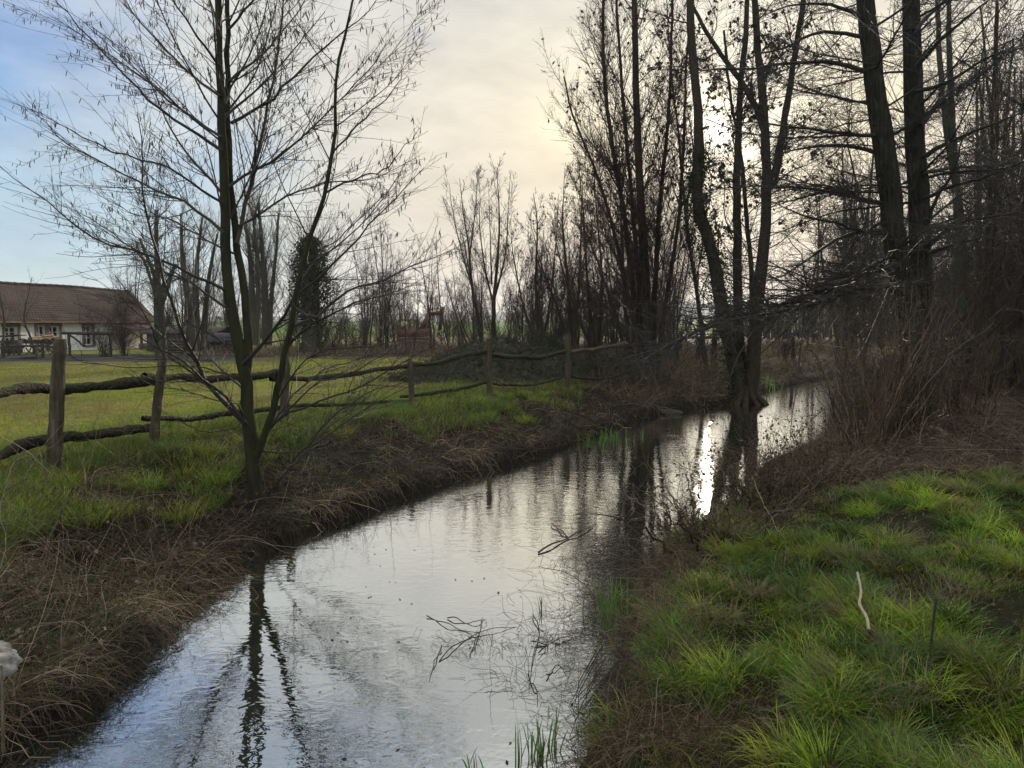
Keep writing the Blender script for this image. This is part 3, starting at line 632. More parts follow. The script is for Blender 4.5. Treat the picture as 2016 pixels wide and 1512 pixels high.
def waterside_clump():
    rng = np.random.default_rng(31); Y = 19.3
    iv = [(1462, 795), (1448, 719), (1423, 620), (1408, 521), (1390, 456), (1373, 397), (1376, 298), (1373, 198), (1363, 99), (1358, 0), (1350, -200)]
    tr = [(TR(iv, Y, Y), .22, .07),
          (TR([(1466, 795), (1457, 694), (1452, 570), (1452, 446), (1451, 347), (1455, 248), (1460, 150), (1470, 40), (1475, -150)], Y + .2, Y + .5), .16, .05),
          (TR([(1474, 800), (1482, 719), (1492, 595), (1500, 511), (1507, 446), (1509, 372), (1507, 248), (1497, 149), (1487, 25), (1480, -120)], Y - .1, Y - .2), .21, .06),
          (TR([(1509, 372), (1527, 337), (1547, 223), (1562, 124), (1581, 0), (1600, -150)], Y - .1, Y - .5), .12, .04),
          (TR([(1507, 260), (1490, 215), (1462, 164), (1413, 99), (1368, 20), (1330, -60)], Y - .15, Y + .6), .10, .03),
          (TR([(1478, 720), (1480, 560), (1470, 440), (1462, 330), (1440, 200), (1425, 60)], Y + .5, Y + .9), .09, .03)]
    r = full_tree('waterside_tree', 'clump of tall bare stems, one ivy-clad and leaning, rooted at the water before the sun', 'tree', P(1468, 800, Y), tr, [], rng, 'brown_bark', 'twig_dark',
              [dict(per_m=2.4, t0=.2, t1=.98, ang=55, asd=14, length=cl(2.4, .6), rfac=.35, up=.3, wob=.09, rk=.011)],
              dict(per_m=6.5, t0=.1, t1=.99, ang=42, asd=12, length=ln(.42, .4), rfac=.5, up=.15, wob=.12, rk=.009, rmin=.003),
              dict(per_m=8.5, t0=.1, t1=.99, ang=42, asd=14, length=ln(.48, .5), rfac=.6, up=.1, wob=.15, rk=.009, rmin=.0055),
              None, extras=leaf_extra(2600, DL, (0.08, 0.15), 4.5), ktrunk=12, trunk_rough=.06)
    ivy_on(r, TR(iv[:7], Y, Y), .2, 5200, rng, .16)
    ro = Acc(); b = P(1468, 798, Y)       # root plate
    Pr = []; Rr = []
    for k in range(16):
        a = k / 16 * 6.28 + rng.normal() * .2; L = rng.uniform(.6, 1.3)
        pts = [b + [math.cos(a) * .12, math.sin(a) * .12, .55], b + [math.cos(a) * L * .4, math.sin(a) * L * .4, .2], b + [math.cos(a) * L, math.sin(a) * L, -.25]]
        Pr.append(resample(pts, 8)); Rr.append(np.linspace(.10, .04, 8))
    ro.tubes(np.stack(Pr), np.stack(Rr), 8, rough=.08, rng=rng); ro.build('roots', 'brown_bark', r)
waterside_clump()

def tall_clump():
    rng = np.random.default_rng(41); Y = 21.0
    tr = [(TR([(1280, 745), (1274, 620), (1264, 446), (1257, 298), (1252, 149), (1249, 0), (1247, -150), (1245, -330)], Y), .17, .05),
          (TR([(1275, 745), (1250, 600), (1229, 422), (1204, 278), (1190, 149), (1187, 0), (1180, -150)], Y + .2, Y + 1), .11, .03),
          (TR([(1270, 745), (1239, 595), (1205, 440), (1160, 307), (1125, 220), (1110, 150)], Y, Y - .8), .09, .02),
          (TR([(1285, 745), (1290, 560), (1299, 397), (1314, 248), (1322, 100), (1325, -60)], Y + .1, Y + .6), .10, .03),
          (TR([(1290, 745), (1310, 600), (1335, 440), (1345, 300), (1350, 150), (1360, 0)], Y, Y - .9), .08, .025),
          (TR([(1272, 745), (1258, 560), (1240, 350), (1225, 180), (1215, 20), (1210, -120)], Y + .3, Y + .3), .09, .03)]
    return full_tree('clump_tree', 'tall clump of six upright bare stems with fine fanned twigs against pale sky', 'tree', P(1280, 745, Y), tr, [], rng, 'brown_bark', 'twig_red',
              [dict(per_m=3.6, t0=.15, t1=.99, ang=34, asd=9, length=cl(3.2, .45), rfac=.35, up=.3, wob=.06, rk=.010)],
              dict(per_m=7.0, t0=.1, t1=.99, ang=34, asd=10, length=ln(.44, .4), rfac=.5, up=.25, wob=.10, rk=.008, rmin=.0035),
              dict(per_m=8.0, t0=.1, t1=.99, ang=36, asd=12, length=ln(.50, .5), rfac=.6, up=.2, wob=.14, rk=.009, rmin=.0052),
              None, extras=leaf_extra(1500, DL, (0.07, 0.14), 4.5))
tall_clump()

def upright(name, label, px, py, Y, specs, seed, group=None, twigm='twig_red', per=2.0, Ln=2.2, r3=.0075, lean=30, barkm='brown_bark', ex=None, up=.4, dens3=3.4):
    rng = np.random.default_rng(seed)
    tr = [(TR(s[0], Y + rng.uniform(-.1, .1), Y + rng.uniform(-1.0, 1.0)), s[1] * .9, s[2] * .35) for s in specs]
    return full_tree(name, label, 'tree', P(px, py, Y), tr, [], rng, barkm, twigm,
              [dict(per_m=per * 1.7, t0=.14, t1=.99, ang=lean, asd=9, length=cl(Ln, .45), rfac=.4, up=up, wob=.07, rk=.011)],
              dict(per_m=6.5, t0=.1, t1=.99, ang=32, asd=10, length=ln(.45, .4), rfac=.5, up=up * .7, wob=.11, rk=.009, rmin=r3 * 1.1),
              dict(per_m=dens3 * 1.7, t0=.1, t1=.99, ang=36, asd=12, length=ln(.5, .5), rfac=.6, up=up * .5, wob=.14, rk=.009, rmin=r3),
              None, group=group, extras=ex, ktrunk=8)
upright('slender_tree', 'slender bare tree left of the pair in the gap at the middle, leaning left', 947, 690, 41,
        [([(950, 690), (942, 630), (930, 567), (922, 480), (912, 417), (905, 350)], .16, .03), ([(930, 567), (905, 480), (890, 410), (885, 360)], .07, .02), ([(925, 500), (935, 420), (940, 350)], .06, .02), ([(952, 690), (948, 600), (955, 520)], .06, .02)], 51)
upright('slender_tree', 'straight slender bare tree right of the pair in the gap at the middle', 972, 690, 41,
        [([(973, 690), (972, 600), (980, 505), (983, 430), (978, 330)], .18, .03), ([(972, 600), (955, 530), (945, 450), (945, 370)], .08, .02), ([(973, 590), (995, 500), (1000, 420), (1005, 340)], .08, .02), ([(968, 560), (965, 460), (962, 370)], .06, .02)], 52)
upright('clump_of_saplings', 'thin bare stems beside the excavator boom', 880, 690, 38,
        [([(850, 690), (843, 600), (830, 520), (820, 460)], .06, .015), ([(855, 690), (850, 560), (852, 480)], .05, .015), ([(885, 690), (868, 610), (862, 540), (858, 450)], .06, .015), ([(925, 690), (905, 640), (885, 580), (868, 520)], .06, .015), ([(935, 690), (915, 650), (900, 600), (890, 520)], .05, .015)], 53, per=1.6, Ln=1.6)
upright('clump_of_saplings', 'low bare saplings in front of the excavator body, left of its boom', 800, 690, 39,
        [([(800, 690), (795, 590), (785, 500)], .05, .015), ([(780, 690), (765, 600), (740, 520)], .05, .015), ([(760, 690), (758, 580), (765, 470)], .06, .015), ([(728, 690), (735, 580), (728, 500)], .05, .015), ([(815, 690), (823, 600), (812, 500)], .05, .015)], 54, per=2.0, Ln=1.6)
for k, (b, st) in enumerate([
        ((1062, 692), [([(1062, 692), (1055, 560), (1058, 450), (1050, 380)], .12, .03), ([(1060, 692), (1030, 600), (1010, 500), (1005, 430)], .08, .02), ([(1066, 692), (1085, 580), (1095, 470), (1100, 380)], .08, .02), ([(1080, 690), (1060, 620), (1050, 540)], .07, .02)]),
        ((1125, 690), [([(1125, 690), (1095, 600), (1065, 520), (1045, 440)], .10, .02), ([(1128, 690), (1118, 560), (1108, 440), (1112, 330)], .11, .02), ([(1130, 690), (1140, 560), (1145, 420), (1140, 310)], .10, .02)]),
        ((1172, 700), [([(1172, 700), (1160, 600), (1150, 450), (1145, 330)], .12, .02), ([(1176, 700), (1185, 560), (1175, 420), (1165, 280)], .10, .02), ([(1170, 700), (1130, 600), (1100, 500), (1085, 420)], .08, .02)]),
        ((1235, 705), [([(1235, 705), (1205, 600), (1175, 510), (1150, 450), (1135, 380)], .11, .02), ([(1240, 705), (1228, 560), (1222, 400), (1218, 250)], .11, .02), ([(1242, 705), (1250, 560), (1235, 400)], .09, .02)])]):
    upright('thicket_tree', ['bare thicket tree leaning over the heap, leftmost of the thicket row', 'bare thicket tree of three stems behind the sixth fence post',
            'bare thicket tree just right of the sixth fence post', 'leaning bare thicket tree against the tall clump'][k], b[0], b[1], 31 - k * 1.6, st, 60 + k, 'thicket trees along the paddock end', per=2.4, Ln=2.0, dens3=5.4, r3=.0062, lean=36,
            ex=leaf_extra(250, DL, (0.08, 0.15), 2.5))
upright('slim_tree', 'slim bare tree standing left of the ivy-clad stem, full height', 1390, 760, 24,
        [([(1392, 740), (1375, 600), (1350, 420), (1335, 260), (1318, 100), (1310, -80)], .10, .03), ([(1350, 420), (1365, 300), (1340, 150)], .05, .02)], 71, ex=leaf_extra(900, DL, (0.08, 0.15), 4.5), r3=.0035, per=2.6)

def pollards():
    rng = np.random.default_rng(81); Y = 30
    tr = [(TR([(318, 712), (315, 660), (314, 620), (312, 560)], Y), .27, .19),
          (TR([(312, 570), (308, 500), (308, 413)], Y), .12, .07), (TR([(316, 600), (330, 560), (345, 520)], Y, Y + .6), .16, .06),
          (TR([(312, 600), (295, 545), (280, 505), (268, 480)], Y, Y - .5), .09, .035), (TR([(312, 575), (300, 530), (275, 470)], Y, Y + .5), .12, .05)]
    full_tree('pollard_tree', 'pollarded tree with one tall sawn-off stem at the end of the farmhouse', 'tree', P(318, 712, Y), tr, [], rng, 'grey_bark', 'twig_dark',
        [dict(per_m=10, t0=.3, t1=.98, ang=55, asd=15, length=1.6, rfac=.22, up=.5, wob=.1, rk=.012)], dict(per_m=3.5, t0=.1, t1=.95, ang=35, asd=10, length=ln(.45, .4), rfac=.5, up=.4, wob=.12, rk=.01),
        dict(per_m=4, t0=.1, t1=.99, ang=36, asd=12, length=ln(.45, .5), rfac=.6, up=.3, wob=.14, rmin=.004), None, ktrunk=10)
    for k, (x, l) in enumerate(((372, 'bent grey stem of a pollard, nearest the farmhouse of the three before the low shed'), (388, 'straight grey pollard, middle of the three before the low shed'), (404, 'grey pollard leaning right, nearest the alder of the three before the low shed'))):
        sp = [[([(378, 690), (372, 600), (360, 520), (356, 420)], .26, .05)], [([(388, 690), (386, 600), (388, 520), (398, 430)], .24, .05)], [([(400, 690), (405, 610), (412, 540), (428, 460)], .22, .05)]][k]
        rng = np.random.default_rng(85 + k); Yk = 36 + k
        full_tree('pollard_tree', l, 'tree', P(x, 690, Yk), [(TR(s[0], Yk), s[1], s[2]) for s in sp], [], rng, 'grey_bark', 'twig_dark',
            [dict(per_m=9, t0=.2, t1=.99, ang=38, asd=15, length=1.7, rfac=.22, up=.6, wob=.1, rk=.012)], dict(per_m=5, t0=.1, t1=.95, ang=32, asd=10, length=ln(.45, .4), rfac=.5, up=.5, wob=.12, rk=.01),
            dict(per_m=3.5, t0=.1, t1=.99, ang=34, asd=12, length=ln(.5, .5), rfac=.6, up=.4, wob=.14, rmin=.005), None, ktrunk=10)
    for k, (st, l) in enumerate((([([(500, 680), (497, 600), (492, 500), (478, 420)], .32, .08), ([(503, 680), (508, 560), (500, 440), (490, 400)], .22, .06)], 'tall bare poplar seen just right of the alder trunk'),
                                 ([([(525, 680), (522, 580), (516, 480), (508, 400)], .34, .08), ([(530, 680), (535, 580), (545, 480), (548, 420)], .2, .06), ([(520, 560), (500, 470), (505, 420)], .14, .04)], 'thick bare poplar with upswept twigs left of the ivy tower'))):
        rng = np.random.default_rng(90 + k); Yk = 46 + 2 * k
        full_tree('poplar_tree', l, 'tree', P(st[0][0][0][0], 680, Yk), [(TR(s[0], Yk), s[1], s[2]) for s in st], [], rng, 'grey_bark', 'twig_dark',
            [dict(per_m=7.0, t0=.15, t1=.99, ang=28, asd=10, length=2.4, rfac=.25, up=.6, wob=.08, rk=.012)], dict(per_m=4.5, t0=.1, t1=.95, ang=28, asd=10, length=ln(.42, .4), rfac=.5, up=.6, wob=.1, rk=.01),
            dict(per_m=3.2, t0=.1, t1=.99, ang=30, asd=12, length=ln(.5, .5), rfac=.6, up=.5, wob=.14, rmin=.006), None, ktrunk=10)
pollards()

def ivy_tower():
    rng = np.random.default_rng(95); Y = 33; b = P(615, 690, Y)
    root = empty('ivy_covered_tree', tuple(b), 'dead tree trunk smothered in dark ivy with a bushy round top', 'tree')
    a = Acc(); a.tubes(np.stack([resample(TR([(615, 692), (613, 600), (612, 500), (615, 470)], Y), 12)]), np.linspace(.5, .25, 12)[None], 10); a.build('trunk', 'grey_bark', root)
    n = 8500; t = rng.random(n); z0 = b[2]; H = P(615, 462, Y)[2] - z0
    rad = np.where(t > .62, .85 - 0.80 * np.clip((t - .8) / .2, 0, 1) ** 2, .50 + .33 * sstep(.25, .62, t)) * (.8 + .35 * vnoise(t * 9, t * 0 + 3))
    an = rng.random(n) * 6.283; rad = rad * (.35 + 1.25 * fbm(an * 1.9 + 4, t * 7, 3)) * np.sqrt(rng.uniform(.15, 1.5, n))
    pos = np.stack([b[0] + np.cos(an) * rad + .0 * t, b[1] + np.sin(an) * rad, z0 + t * H], 1)
    L = Acc(); leaves(L, pos, rng, (.07, .15), np.array([(.020, .032, .012), (.03, .045, .018), (.014, .022, .009)]), .5); L.build('ivy', 'leaf', root)
    Pt = resample(TR([(615, 600), (612, 470)], Y), 10)[None]; tw = Acc()
    P1, R1 = children(np.repeat(Pt, 1, 0), np.full((1, 10), .2), rng, 45, .1, 1, 60, 20, 1.9, .15, 8, .5, .12, rk=.01)
    P2, R2 = children(P1, R1, rng, 4, .2, 1, 38, 10, .8, .5, 6, .4, .14, rmin=.005); tw.tubes(P1, R1, 4); tw.tubes(P2, R2, 3); tw.build('crown', 'twig_dark', root)
ivy_tower()

# ---- template trees for the wood on the right and the small trees by the farm
def template(name, seed, H, nst, spread, Ln, per, barkm, twigm, r0, ang=50, up=.25, rmin=.0085, leanx=0.0, l2=6.0, l3=7.0, t0=.14):
    rng = np.random.default_rng(seed); sp_ = []
    for k in range(nst):
        a = rng.random() * 6.28; s = spread * rng.uniform(.4, 1) * (0 if nst == 1 else 1)
        top = np.array([math.cos(a) * s + leanx, math.sin(a) * s, H * rng.uniform(.8, 1)])
        mid = top * .5 + rng.normal(size=3) * [.25, .25, 0]; mid[:2] *= .8
        sp_.append(([np.array([math.cos(a) * .1 * (nst > 1), math.sin(a) * .1 * (nst > 1), -.35]), mid * .45, mid, top], r0 * rng.uniform(.7, 1), r0 * .15))
    return full_tree(name, None, None, (0, 0, 0), sp_, [], rng, barkm, twigm,
        [dict(per_m=per * 1.3, t0=t0, t1=.99, ang=ang, asd=12, length=cl(Ln, .45), rfac=.38, up=up, wob=.09, rk=.012)],
        dict(per_m=l2, t0=.1, t1=.99, ang=38, asd=12, length=ln(.4, .4), rfac=.5, up=up * .6, wob=.12, rk=.009),
        dict(per_m=l3, t0=.1, t1=.99, ang=40, asd=13, length=ln(.48, .5), rfac=.6, up=up * .4, wob=.15, rk=.009, rmin=rmin), None, ktrunk=8)
USED = {}
def place(tpl, x, y, rot, sc, label, cat, group=None, name=None):
    first = tpl.name not in USED; USED[tpl.name] = 1
    o = tpl if first else copy_tree(tpl)
    o.location = (x, y, hz(x, y)); o.rotation_euler = (0, 0, rot); o.scale = (sc, sc, sc)
    tag(o, label, cat, group); return o
wood = [template('woodland_tree', 101, 12, 1, 0, 3.4, 2.6, 'rough_bark', 'twig_dark', .20, 62, .15), template('woodland_tree', 102, 11, 2, 1.4, 2.8, 2.4, 'grey_bark', 'twig_dark', .16, 48, .3),
        template('woodland_tree', 103, 10, 3, 2.0, 2.4, 2.2, 'brown_bark', 'twig_red', .11, 42, .3), template('woodland_tree', 104, 13, 1, 0, 3.0, 2.2, 'grey_bark', 'twig_dark', .17, 56, .2, leanx=1.2)]
rng = np.random.default_rng(7)
spots = []
tries = 0
while len(spots) < 96 and tries < 4000:
    tries += 1
    Yy = 16 + 46 * rng.random() ** 1.3; px = rng.uniform(1865, 2240) if Yy < 34 else rng.uniform(1640, 2200)
    x = (px - 1008) / F * Yy; dd, ss = wdist([x], [Yy])
    if dd[0] < 1.2 or any((x - a) ** 2 + (Yy - b) ** 2 < 1.5 for a, b in spots): continue
    spots.append((x, Yy))
for k, (x, y) in enumerate(spots):
    place(wood[k % 4], x, y, rng.random() * 6.28, rng.uniform(.8, 1.2), ('%s %s of the right wood' % (['thick single-stemmed tree with level limbs', 'grey two-stemmed bare tree', 'brown three-stemmed bare tree', 'tall grey tree leaning to one side'][k % 4], 'at the near edge' if y < 26 else ('in the middle depth' if y < 42 else 'at the far side'))), 'tree', 'bare trees of the wood on the right')
# separate slim trees behind the twin trunk
for k, (px, Yy, sc, lab) in enumerate(((1700, 30, 1.05, 'slim bare tree seen through the branches left of the twin trunk'), (1668, 37, 1.0, 'faint slim tree farther back, left of the twin trunk'), (1600, 52, 1.0, 'pale distant tree standing behind the straw meadow'))):
    x = (px - 1008) / F * Yy; place(wood[(k * 2 + 1) % 4], x, Yy, k * 1.7, sc, lab, 'tree')
# curved grey stems at right
rg2 = np.random.default_rng(120)
for k, (pts, Y, r, lab) in enumerate(((([(1940, 735), (1926, 712), (1906, 680), (1896, 630), (1886, 580), (1881, 530), (1893, 470), (1880, 350), (1862, 250), (1850, 120), (1845, -50)]), 17, .14, 'pale grey tree with curved foot right of the twin trunk'),
                                      (([(1990, 740), (1960, 700), (1941, 667), (1921, 625), (1906, 570), (1893, 500), (1884, 380), (1872, 200), (1868, 0)]), 18.5, .17, 'dark tree leaning left with a heavy curved foot, right of the pale one'),
                                      (([(2010, 720), (1985, 680), (1950, 630), (1925, 590), (1905, 560)]), 18, .07, 'thin stem leaning left under the heavy curved tree'))):
    full_tree('leaning_tree', lab, 'tree', P(*pts[0], Y), [(TR(pts, Y), r, r * .3)], [], rg2, 'grey_bark', 'twig_dark',
        [dict(per_m=1.8 if k < 2 else .8, t0=.35, t1=.99, ang=60, asd=12, length=cl(2.2, .6), rfac=.3, up=.2, wob=.1, rk=.012)], dict(per_m=2.6, t0=.1, t1=.99, ang=40, asd=12, length=ln(.4, .4), rfac=.5, up=.1, wob=.12, rk=.009),
        dict(per_m=3.4, t0=.1, t1=.99, ang=42, asd=13, length=ln(.45, .5), rfac=.6, up=.1, wob=.15, rmin=.003), None, ktrunk=12)
fill = [template('thicket_tree', 111, 7.5, 4, 1.6, 2.4, 2.6, 'brown_bark', 'twig_red', .07, 32, .4, rmin=.0062, t0=.1, l2=7.5, l3=9), template('thicket_tree', 112, 8.5, 3, 1.3, 2.2, 2.6, 'brown_bark', 'twig_dark', .075, 30, .4, rmin=.0062, t0=.1, l2=7.5, l3=9),
        template('thicket_tree', 113, 6.5, 6, 2.2, 1.8, 2.6, 'brown_bark', 'twig_red', .05, 30, .4, rmin=.0062, t0=.08, l2=7.5, l3=9)]
rg3 = np.random.default_rng(19)
for k in range(26):
    px = 1010 + 330 * ((k + rg3.random()) / 26); Yy = rg3.uniform(28, 46); x = (px - 1008) / F * Yy
    place(fill[k % 3], x, Yy, rg3.random() * 6.28, rg3.uniform(.75, 1.1) * Yy / 38 * (.72 + .5 * (px - 1010) / 440), 'bare thicket tree among many alike screening the sky behind the heaps', 'tree', 'thicket trees behind the heaps')
for k in range(15):
    px = 680 + 330 * ((k + rg3.random()) / 15); Yy = rg3.uniform(66, 72) if 765 < px < 900 else rg3.uniform(40, 54); x = (px - 1008) / F * Yy
    place(fill[(k + 1) % 3], x, Yy, rg3.random() * 6.28, rg3.uniform(.55, .8), 'small bare sapling among many alike around the excavator', 'tree', 'saplings around the excavator')
for k in range(24):
    px = 235 + 740 * ((k + rg3.random()) / 24); Yy = rg3.uniform(64, 76) if 765 < px < 900 else rg3.uniform(46, 60); x = (px - 1008) / F * Yy
    place(fill[k % 3], x, Yy, rg3.random() * 6.28, rg3.uniform(.75, 1.15), 'bare tree among many alike in the hedge row from the shed to the excavator', 'tree', 'hedge row trees behind the paddock')
yard = template('yard_tree', 131, 4.2, 1, 0, 1.7, 4.0, 'grey_bark', 'twig_red', .08, 32, .6, rmin=.005, t0=.35, l2=4, l3=5)
for k, (px, Yy, sc, lab) in enumerate(((4, 33, .95, 'young bare tree at the left edge in front of the farmhouse'), (72, 34, 1.0, 'young bare tree with a thin trunk between the farmhouse windows'))):
    x = (px - 1008) / F * Yy; place(yard, x, Yy, k * 2.0, sc, lab, 'tree')
bush = template('bare_shrub', 141, 2.2, 14, 1.4, 1.0, 4.0, 'brown_bark', 'twig_red', .02, 30, .3, rmin=.004, l2=6, l3=6.0, t0=.1)
for k, (px, Yy, sc, lab) in enumerate(((205, 34, 1.15, 'rounded bare shrub beside the last farmhouse window'), (245, 36, 1.1, 'bare shrub against the lean-to porch'), (560, 37, 1.1, 'bare shrub left of the ivy tower foot'), (655, 36, 1.2, 'bare shrub right of the ivy tower foot'),
        (470, 40, 1.0, 'low bare shrub behind the alder trunk'), (700, 42, 1.1, 'bare shrub left of the excavator'), (1330, 25, 1.0, 'tangled shrub under the slim tree'), (1225, 24, .9, 'tangled shrub at the foot of the tall clump'), (1545, 30, .8, 'low brown shrub on the far bend of the stream'))):
    x = (px - 1008) / F * Yy; place(bush, x, Yy, k * 1.3, sc, lab, 'shrub')
spots2 = []; rng = np.random.default_rng(77); tries = 0
while len(spots2) < 34 and tries < 4000:
    tries += 1; Yy = rng.uniform(15, 50); px = rng.uniform(1900, 2250) if Yy < 30 else rng.uniform(1760, 2200); x = (px - 1008) / F * Yy; dd, ss = wdist([x], [Yy])
    if dd[0] < 1.0 or any((x - a) ** 2 + (Yy - b) ** 2 < 1.6 for a, b in spots2): continue
    spots2.append((x, Yy)); place(bush, x, Yy, rng.random() * 6.28, rng.uniform(.9, 1.7), 'bare brown undershrub among many alike between the trunks of the right wood', 'shrub', 'undershrubs of the wood on the right')
# big brown thicket of upright stems at the foot of the twin trunk
def thorn(name, lab, px, py, Y, seed, n, H, spread, tw='twig_red', dens=5, leafn=0, fan=1.0):
    rng = np.random.default_rng(seed); b = P(px, py, Y); b[2] = hz(b[0], b[1]) - .05
    root = empty(name, tuple(b), lab, 'shrub')
    sp_ = []
    for k in range(n):
        a = rng.random() * 6.28; q_ = rng.random() ** .7; o = np.array([math.cos(a), math.sin(a), 0]) * spread * q_
        d = np.array([math.cos(a), math.sin(a), 0]) * fan * q_ + rng.normal(size=3) * .18; h = H * rng.uniform(.5, 1)
        p0 = b + o * .55; sp_.append(([p0, p0 + d * h * .2 + [0, 0, h * .4], p0 + d * h * .45 + [0, 0, h * .75], p0 + d * h * .75 + [0, 0, h]], rng.uniform(.006, .016), .003))
    Pt, Rt = stems(sp_, 12, rng, .02); pal = BROWN * np.array([.78, .80, .82]); A = Acc(); A.tubes(Pt, Rt, 4, pal[rng.integers(0, 6, len(Pt))]); A.build('stems', 'dead_stem', root)
    C = Acc(); P2, R2 = children(Pt, Rt, rng, dens, .08, 1, 42, 16, .6, .6, 8, .15, .26, rmin=.002); P3, R3 = children(P2, R2, rng, dens * 1.2, .1, 1, 42, 14, .2, .7, 4, .1, .2, rmin=.0016)
    C.tubes(P2, R2, 3, pal[rng.integers(0, 6, len(P2))] * .9); C.tubes(P3, R3, 3, pal[rng.integers(0, 6, len(P3))]); C.build('crown', 'dead_stem', root)
    if leafn:
        l = Acc(); leaves(l, tips(P3, rng, leafn, .1), rng, (.02, .045), np.array([(.06, .035, .022), (.08, .05, .03), (.04, .025, .018)])); l.build('withered_leaves', 'leaf', root)
thorn('thorn_thicket', 'dense brown thicket of upright stems round the foot of the twin trunk', 1760, 850, 10.6, 151, 105, 2.3, .85, dens=3.2, leafn=900, fan=.35)
thorn('thorn_thicket', 'brown thicket right of the twin trunk along the path', 1880, 800, 12.5, 152, 90, 1.6, 1.1, dens=3.0, leafn=300, fan=.4)
thorn('thorn_thicket', 'sparser fan of stems arching over the water left of the twin trunk', 1700, 870, 9.6, 153, 45, 2.0, .5, dens=3.2, leafn=500, fan=.8)
thorn('bramble_bush', 'low dark bramble hanging over the sun glitter at the water edge', 1495, 990, 6.9, 154, 46, .60, .55, dens=6, leafn=700, fan=1.3)
thorn('bramble_bush', 'bramble spreading over the water below the reflected sun', 1390, 1090, 5.9, 155, 40, .50, .6, dens=6, leafn=450, fan=1.8)
thorn('bramble_bush', 'dark bramble along the bank before the thicket', 1600, 930, 7.6, 156, 60, .6, .7, dens=7, leafn=900, fan=1.2)

# ================================================================== DISTANT WOOD (reads as one mass)
def distant_wood():
    rng = np.random.default_rng(161); n = 900
    Yy = rng.uniform(68, 120, n); px = 1300 + 850 * rng.random(n) ** .75; x = (px - 1008) / F * Yy
    keep = (px > 1420) | (rng.random(n) < .35); x, Yy, px = x[keep], Yy[keep], px[keep]; n = len(x)
    z = height(x, Yy); H = (4 + 6 * sstep(1400, 2000, px)) * rng.uniform(.7, 1.15, n)
    b = np.stack([x, Yy, z], 1); u = np.linspace(0, 1, 8)
    lean = rng.normal(size=(n, 2)) * .6
    Pt = np.stack([b + np.concatenate([lean * k, 0 * z[:, None]], 1) + np.array([0, 0, 1]) * (H * k)[:, None] for k in u], 1)
    Rt = .11 * (1 - .8 * u)[None] * np.ones((n, 1)); a = Acc(); a.tubes(Pt, Rt, 4)
    P1, R1 = children(Pt, Rt, rng, 2.0, .12, 1, 40, 12, cl(2.4, .5), .5, 5, .4, .1, rmin=.012); a.tubes(P1, R1, 3)
    P2, R2 = children(P1, R1, rng, 2.2, .1, 1, 38, 12, .9, .6, 4, .3, .14, rmin=.009); a.tubes(P2, R2, 3)
    o = a.build('distant_wood', 'twig_dark'); tag(o, 'far bare wood massed beyond the straw meadow on the right', 'wood', kind='stuff')
distant_wood()

# ================================================================== FENCE
def fence():
    rng = np.random.default_rng(171); root = empty('rail_fence', (-4.6, 7.2, hz(-4.6, 7.2)), 'weathered post and rail paddock fence of rough round poles', 'fence')
    posts = [((100, 950), (118, 667), 7.2, .070), ((298, 895), (322, 692), 8.5, .055), ((558, 842), (563, 700), 10.7, .067), ((813, 800), (807, 708), 13.2, .059), ((965, 782), (962, 666), 15.2, .066), ((1118, 766), (1118, 657), 17.2, .066)]
    for b, t_, Y, r in posts:
        pb, pt = P(*b, Y), P(*t_, Y); pb[2] = min(pb[2], hz(pb[0], pb[1])) - .15
        n = 20; L = resample([pb, (pb + pt) / 2 + rng.normal(size=3) * .008, pt], n, rng, .003); rr = r * np.linspace(1.05, .88, n) * (1 + .03 * rng.normal(size=n)); rr[-1] *= .82
        a = Acc(); a.tubes(L, rr, 16, rough=.025, rng=rng, cap=True); a.build('post', 'weathered_wood', root)
    def rail(pts, Y0, Y1, r, lump=.06, mat='rail_wood'):
        n = 34; L = resample(TR(pts, Y0, Y1), n, rng, .004); pass
        L[:, 2] -= .012 * np.sin(np.linspace(0, np.pi, n)); kk = np.arange(0, n, 5); L += np.stack([np.interp(np.arange(n), kk, rng.normal(size=len(kk)) * q3) for q3 in (.008, .008, .014)], 1); rr = r * .92 * (1 + 1.8 * lump * np.convolve(rng.normal(size=n + 4), np.ones(5) / 2.2, 'valid')); rr[0] *= .85; rr[-1] *= .8
        a = Acc(); a.tubes(L, rr, 9, rough=.07, rng=rng, cap=True); a.build('rail', mat, root)
    rail([(-60, 780), (0, 773), (50, 764), (110, 764), (200, 756), (308, 750)], 6.6, 8.65, .062, .09)
    rail([(-60, 915), (0, 893), (60, 872), (150, 857), (230, 847), (302, 840)], 6.6, 8.62, .062)
    rail([(283, 744), (350, 742), (480, 742), (565, 731)], 8.62, 10.9, .052)
    rail([(281, 824), (340, 823), (400, 821), (475, 809), (560, 800)], 8.6, 10.8, .042)
    rail([(533, 747), (600, 743), (700, 733), (815, 717)], 10.7, 13.35, .048)
    rail([(556, 800), (650, 797), (740, 792), (818, 788)], 10.8, 13.3, .032)
    rail([(808, 719), (860, 714), (905, 700), (968, 692)], 13.3, 15.35, .055)
    rail([(790, 781), (850, 772), (900, 764), (968, 752)], 13.25, 15.3, .038)
    rail([(958, 697), (1010, 702), (1060, 703), (1122, 690)], 15.3, 17.35, .055)
    rail([(962, 754), (1020, 758), (1070, 753), (1108, 740)], 15.25, 17.2, .032)
    rail([(1112, 695), (1160, 688), (1235, 676)], 17.3, 18.6, .06, mat='weathered_wood')
    rail([(1118, 742), (1180, 744), (1240, 735)], 17.3, 18.6, .03)
fence()

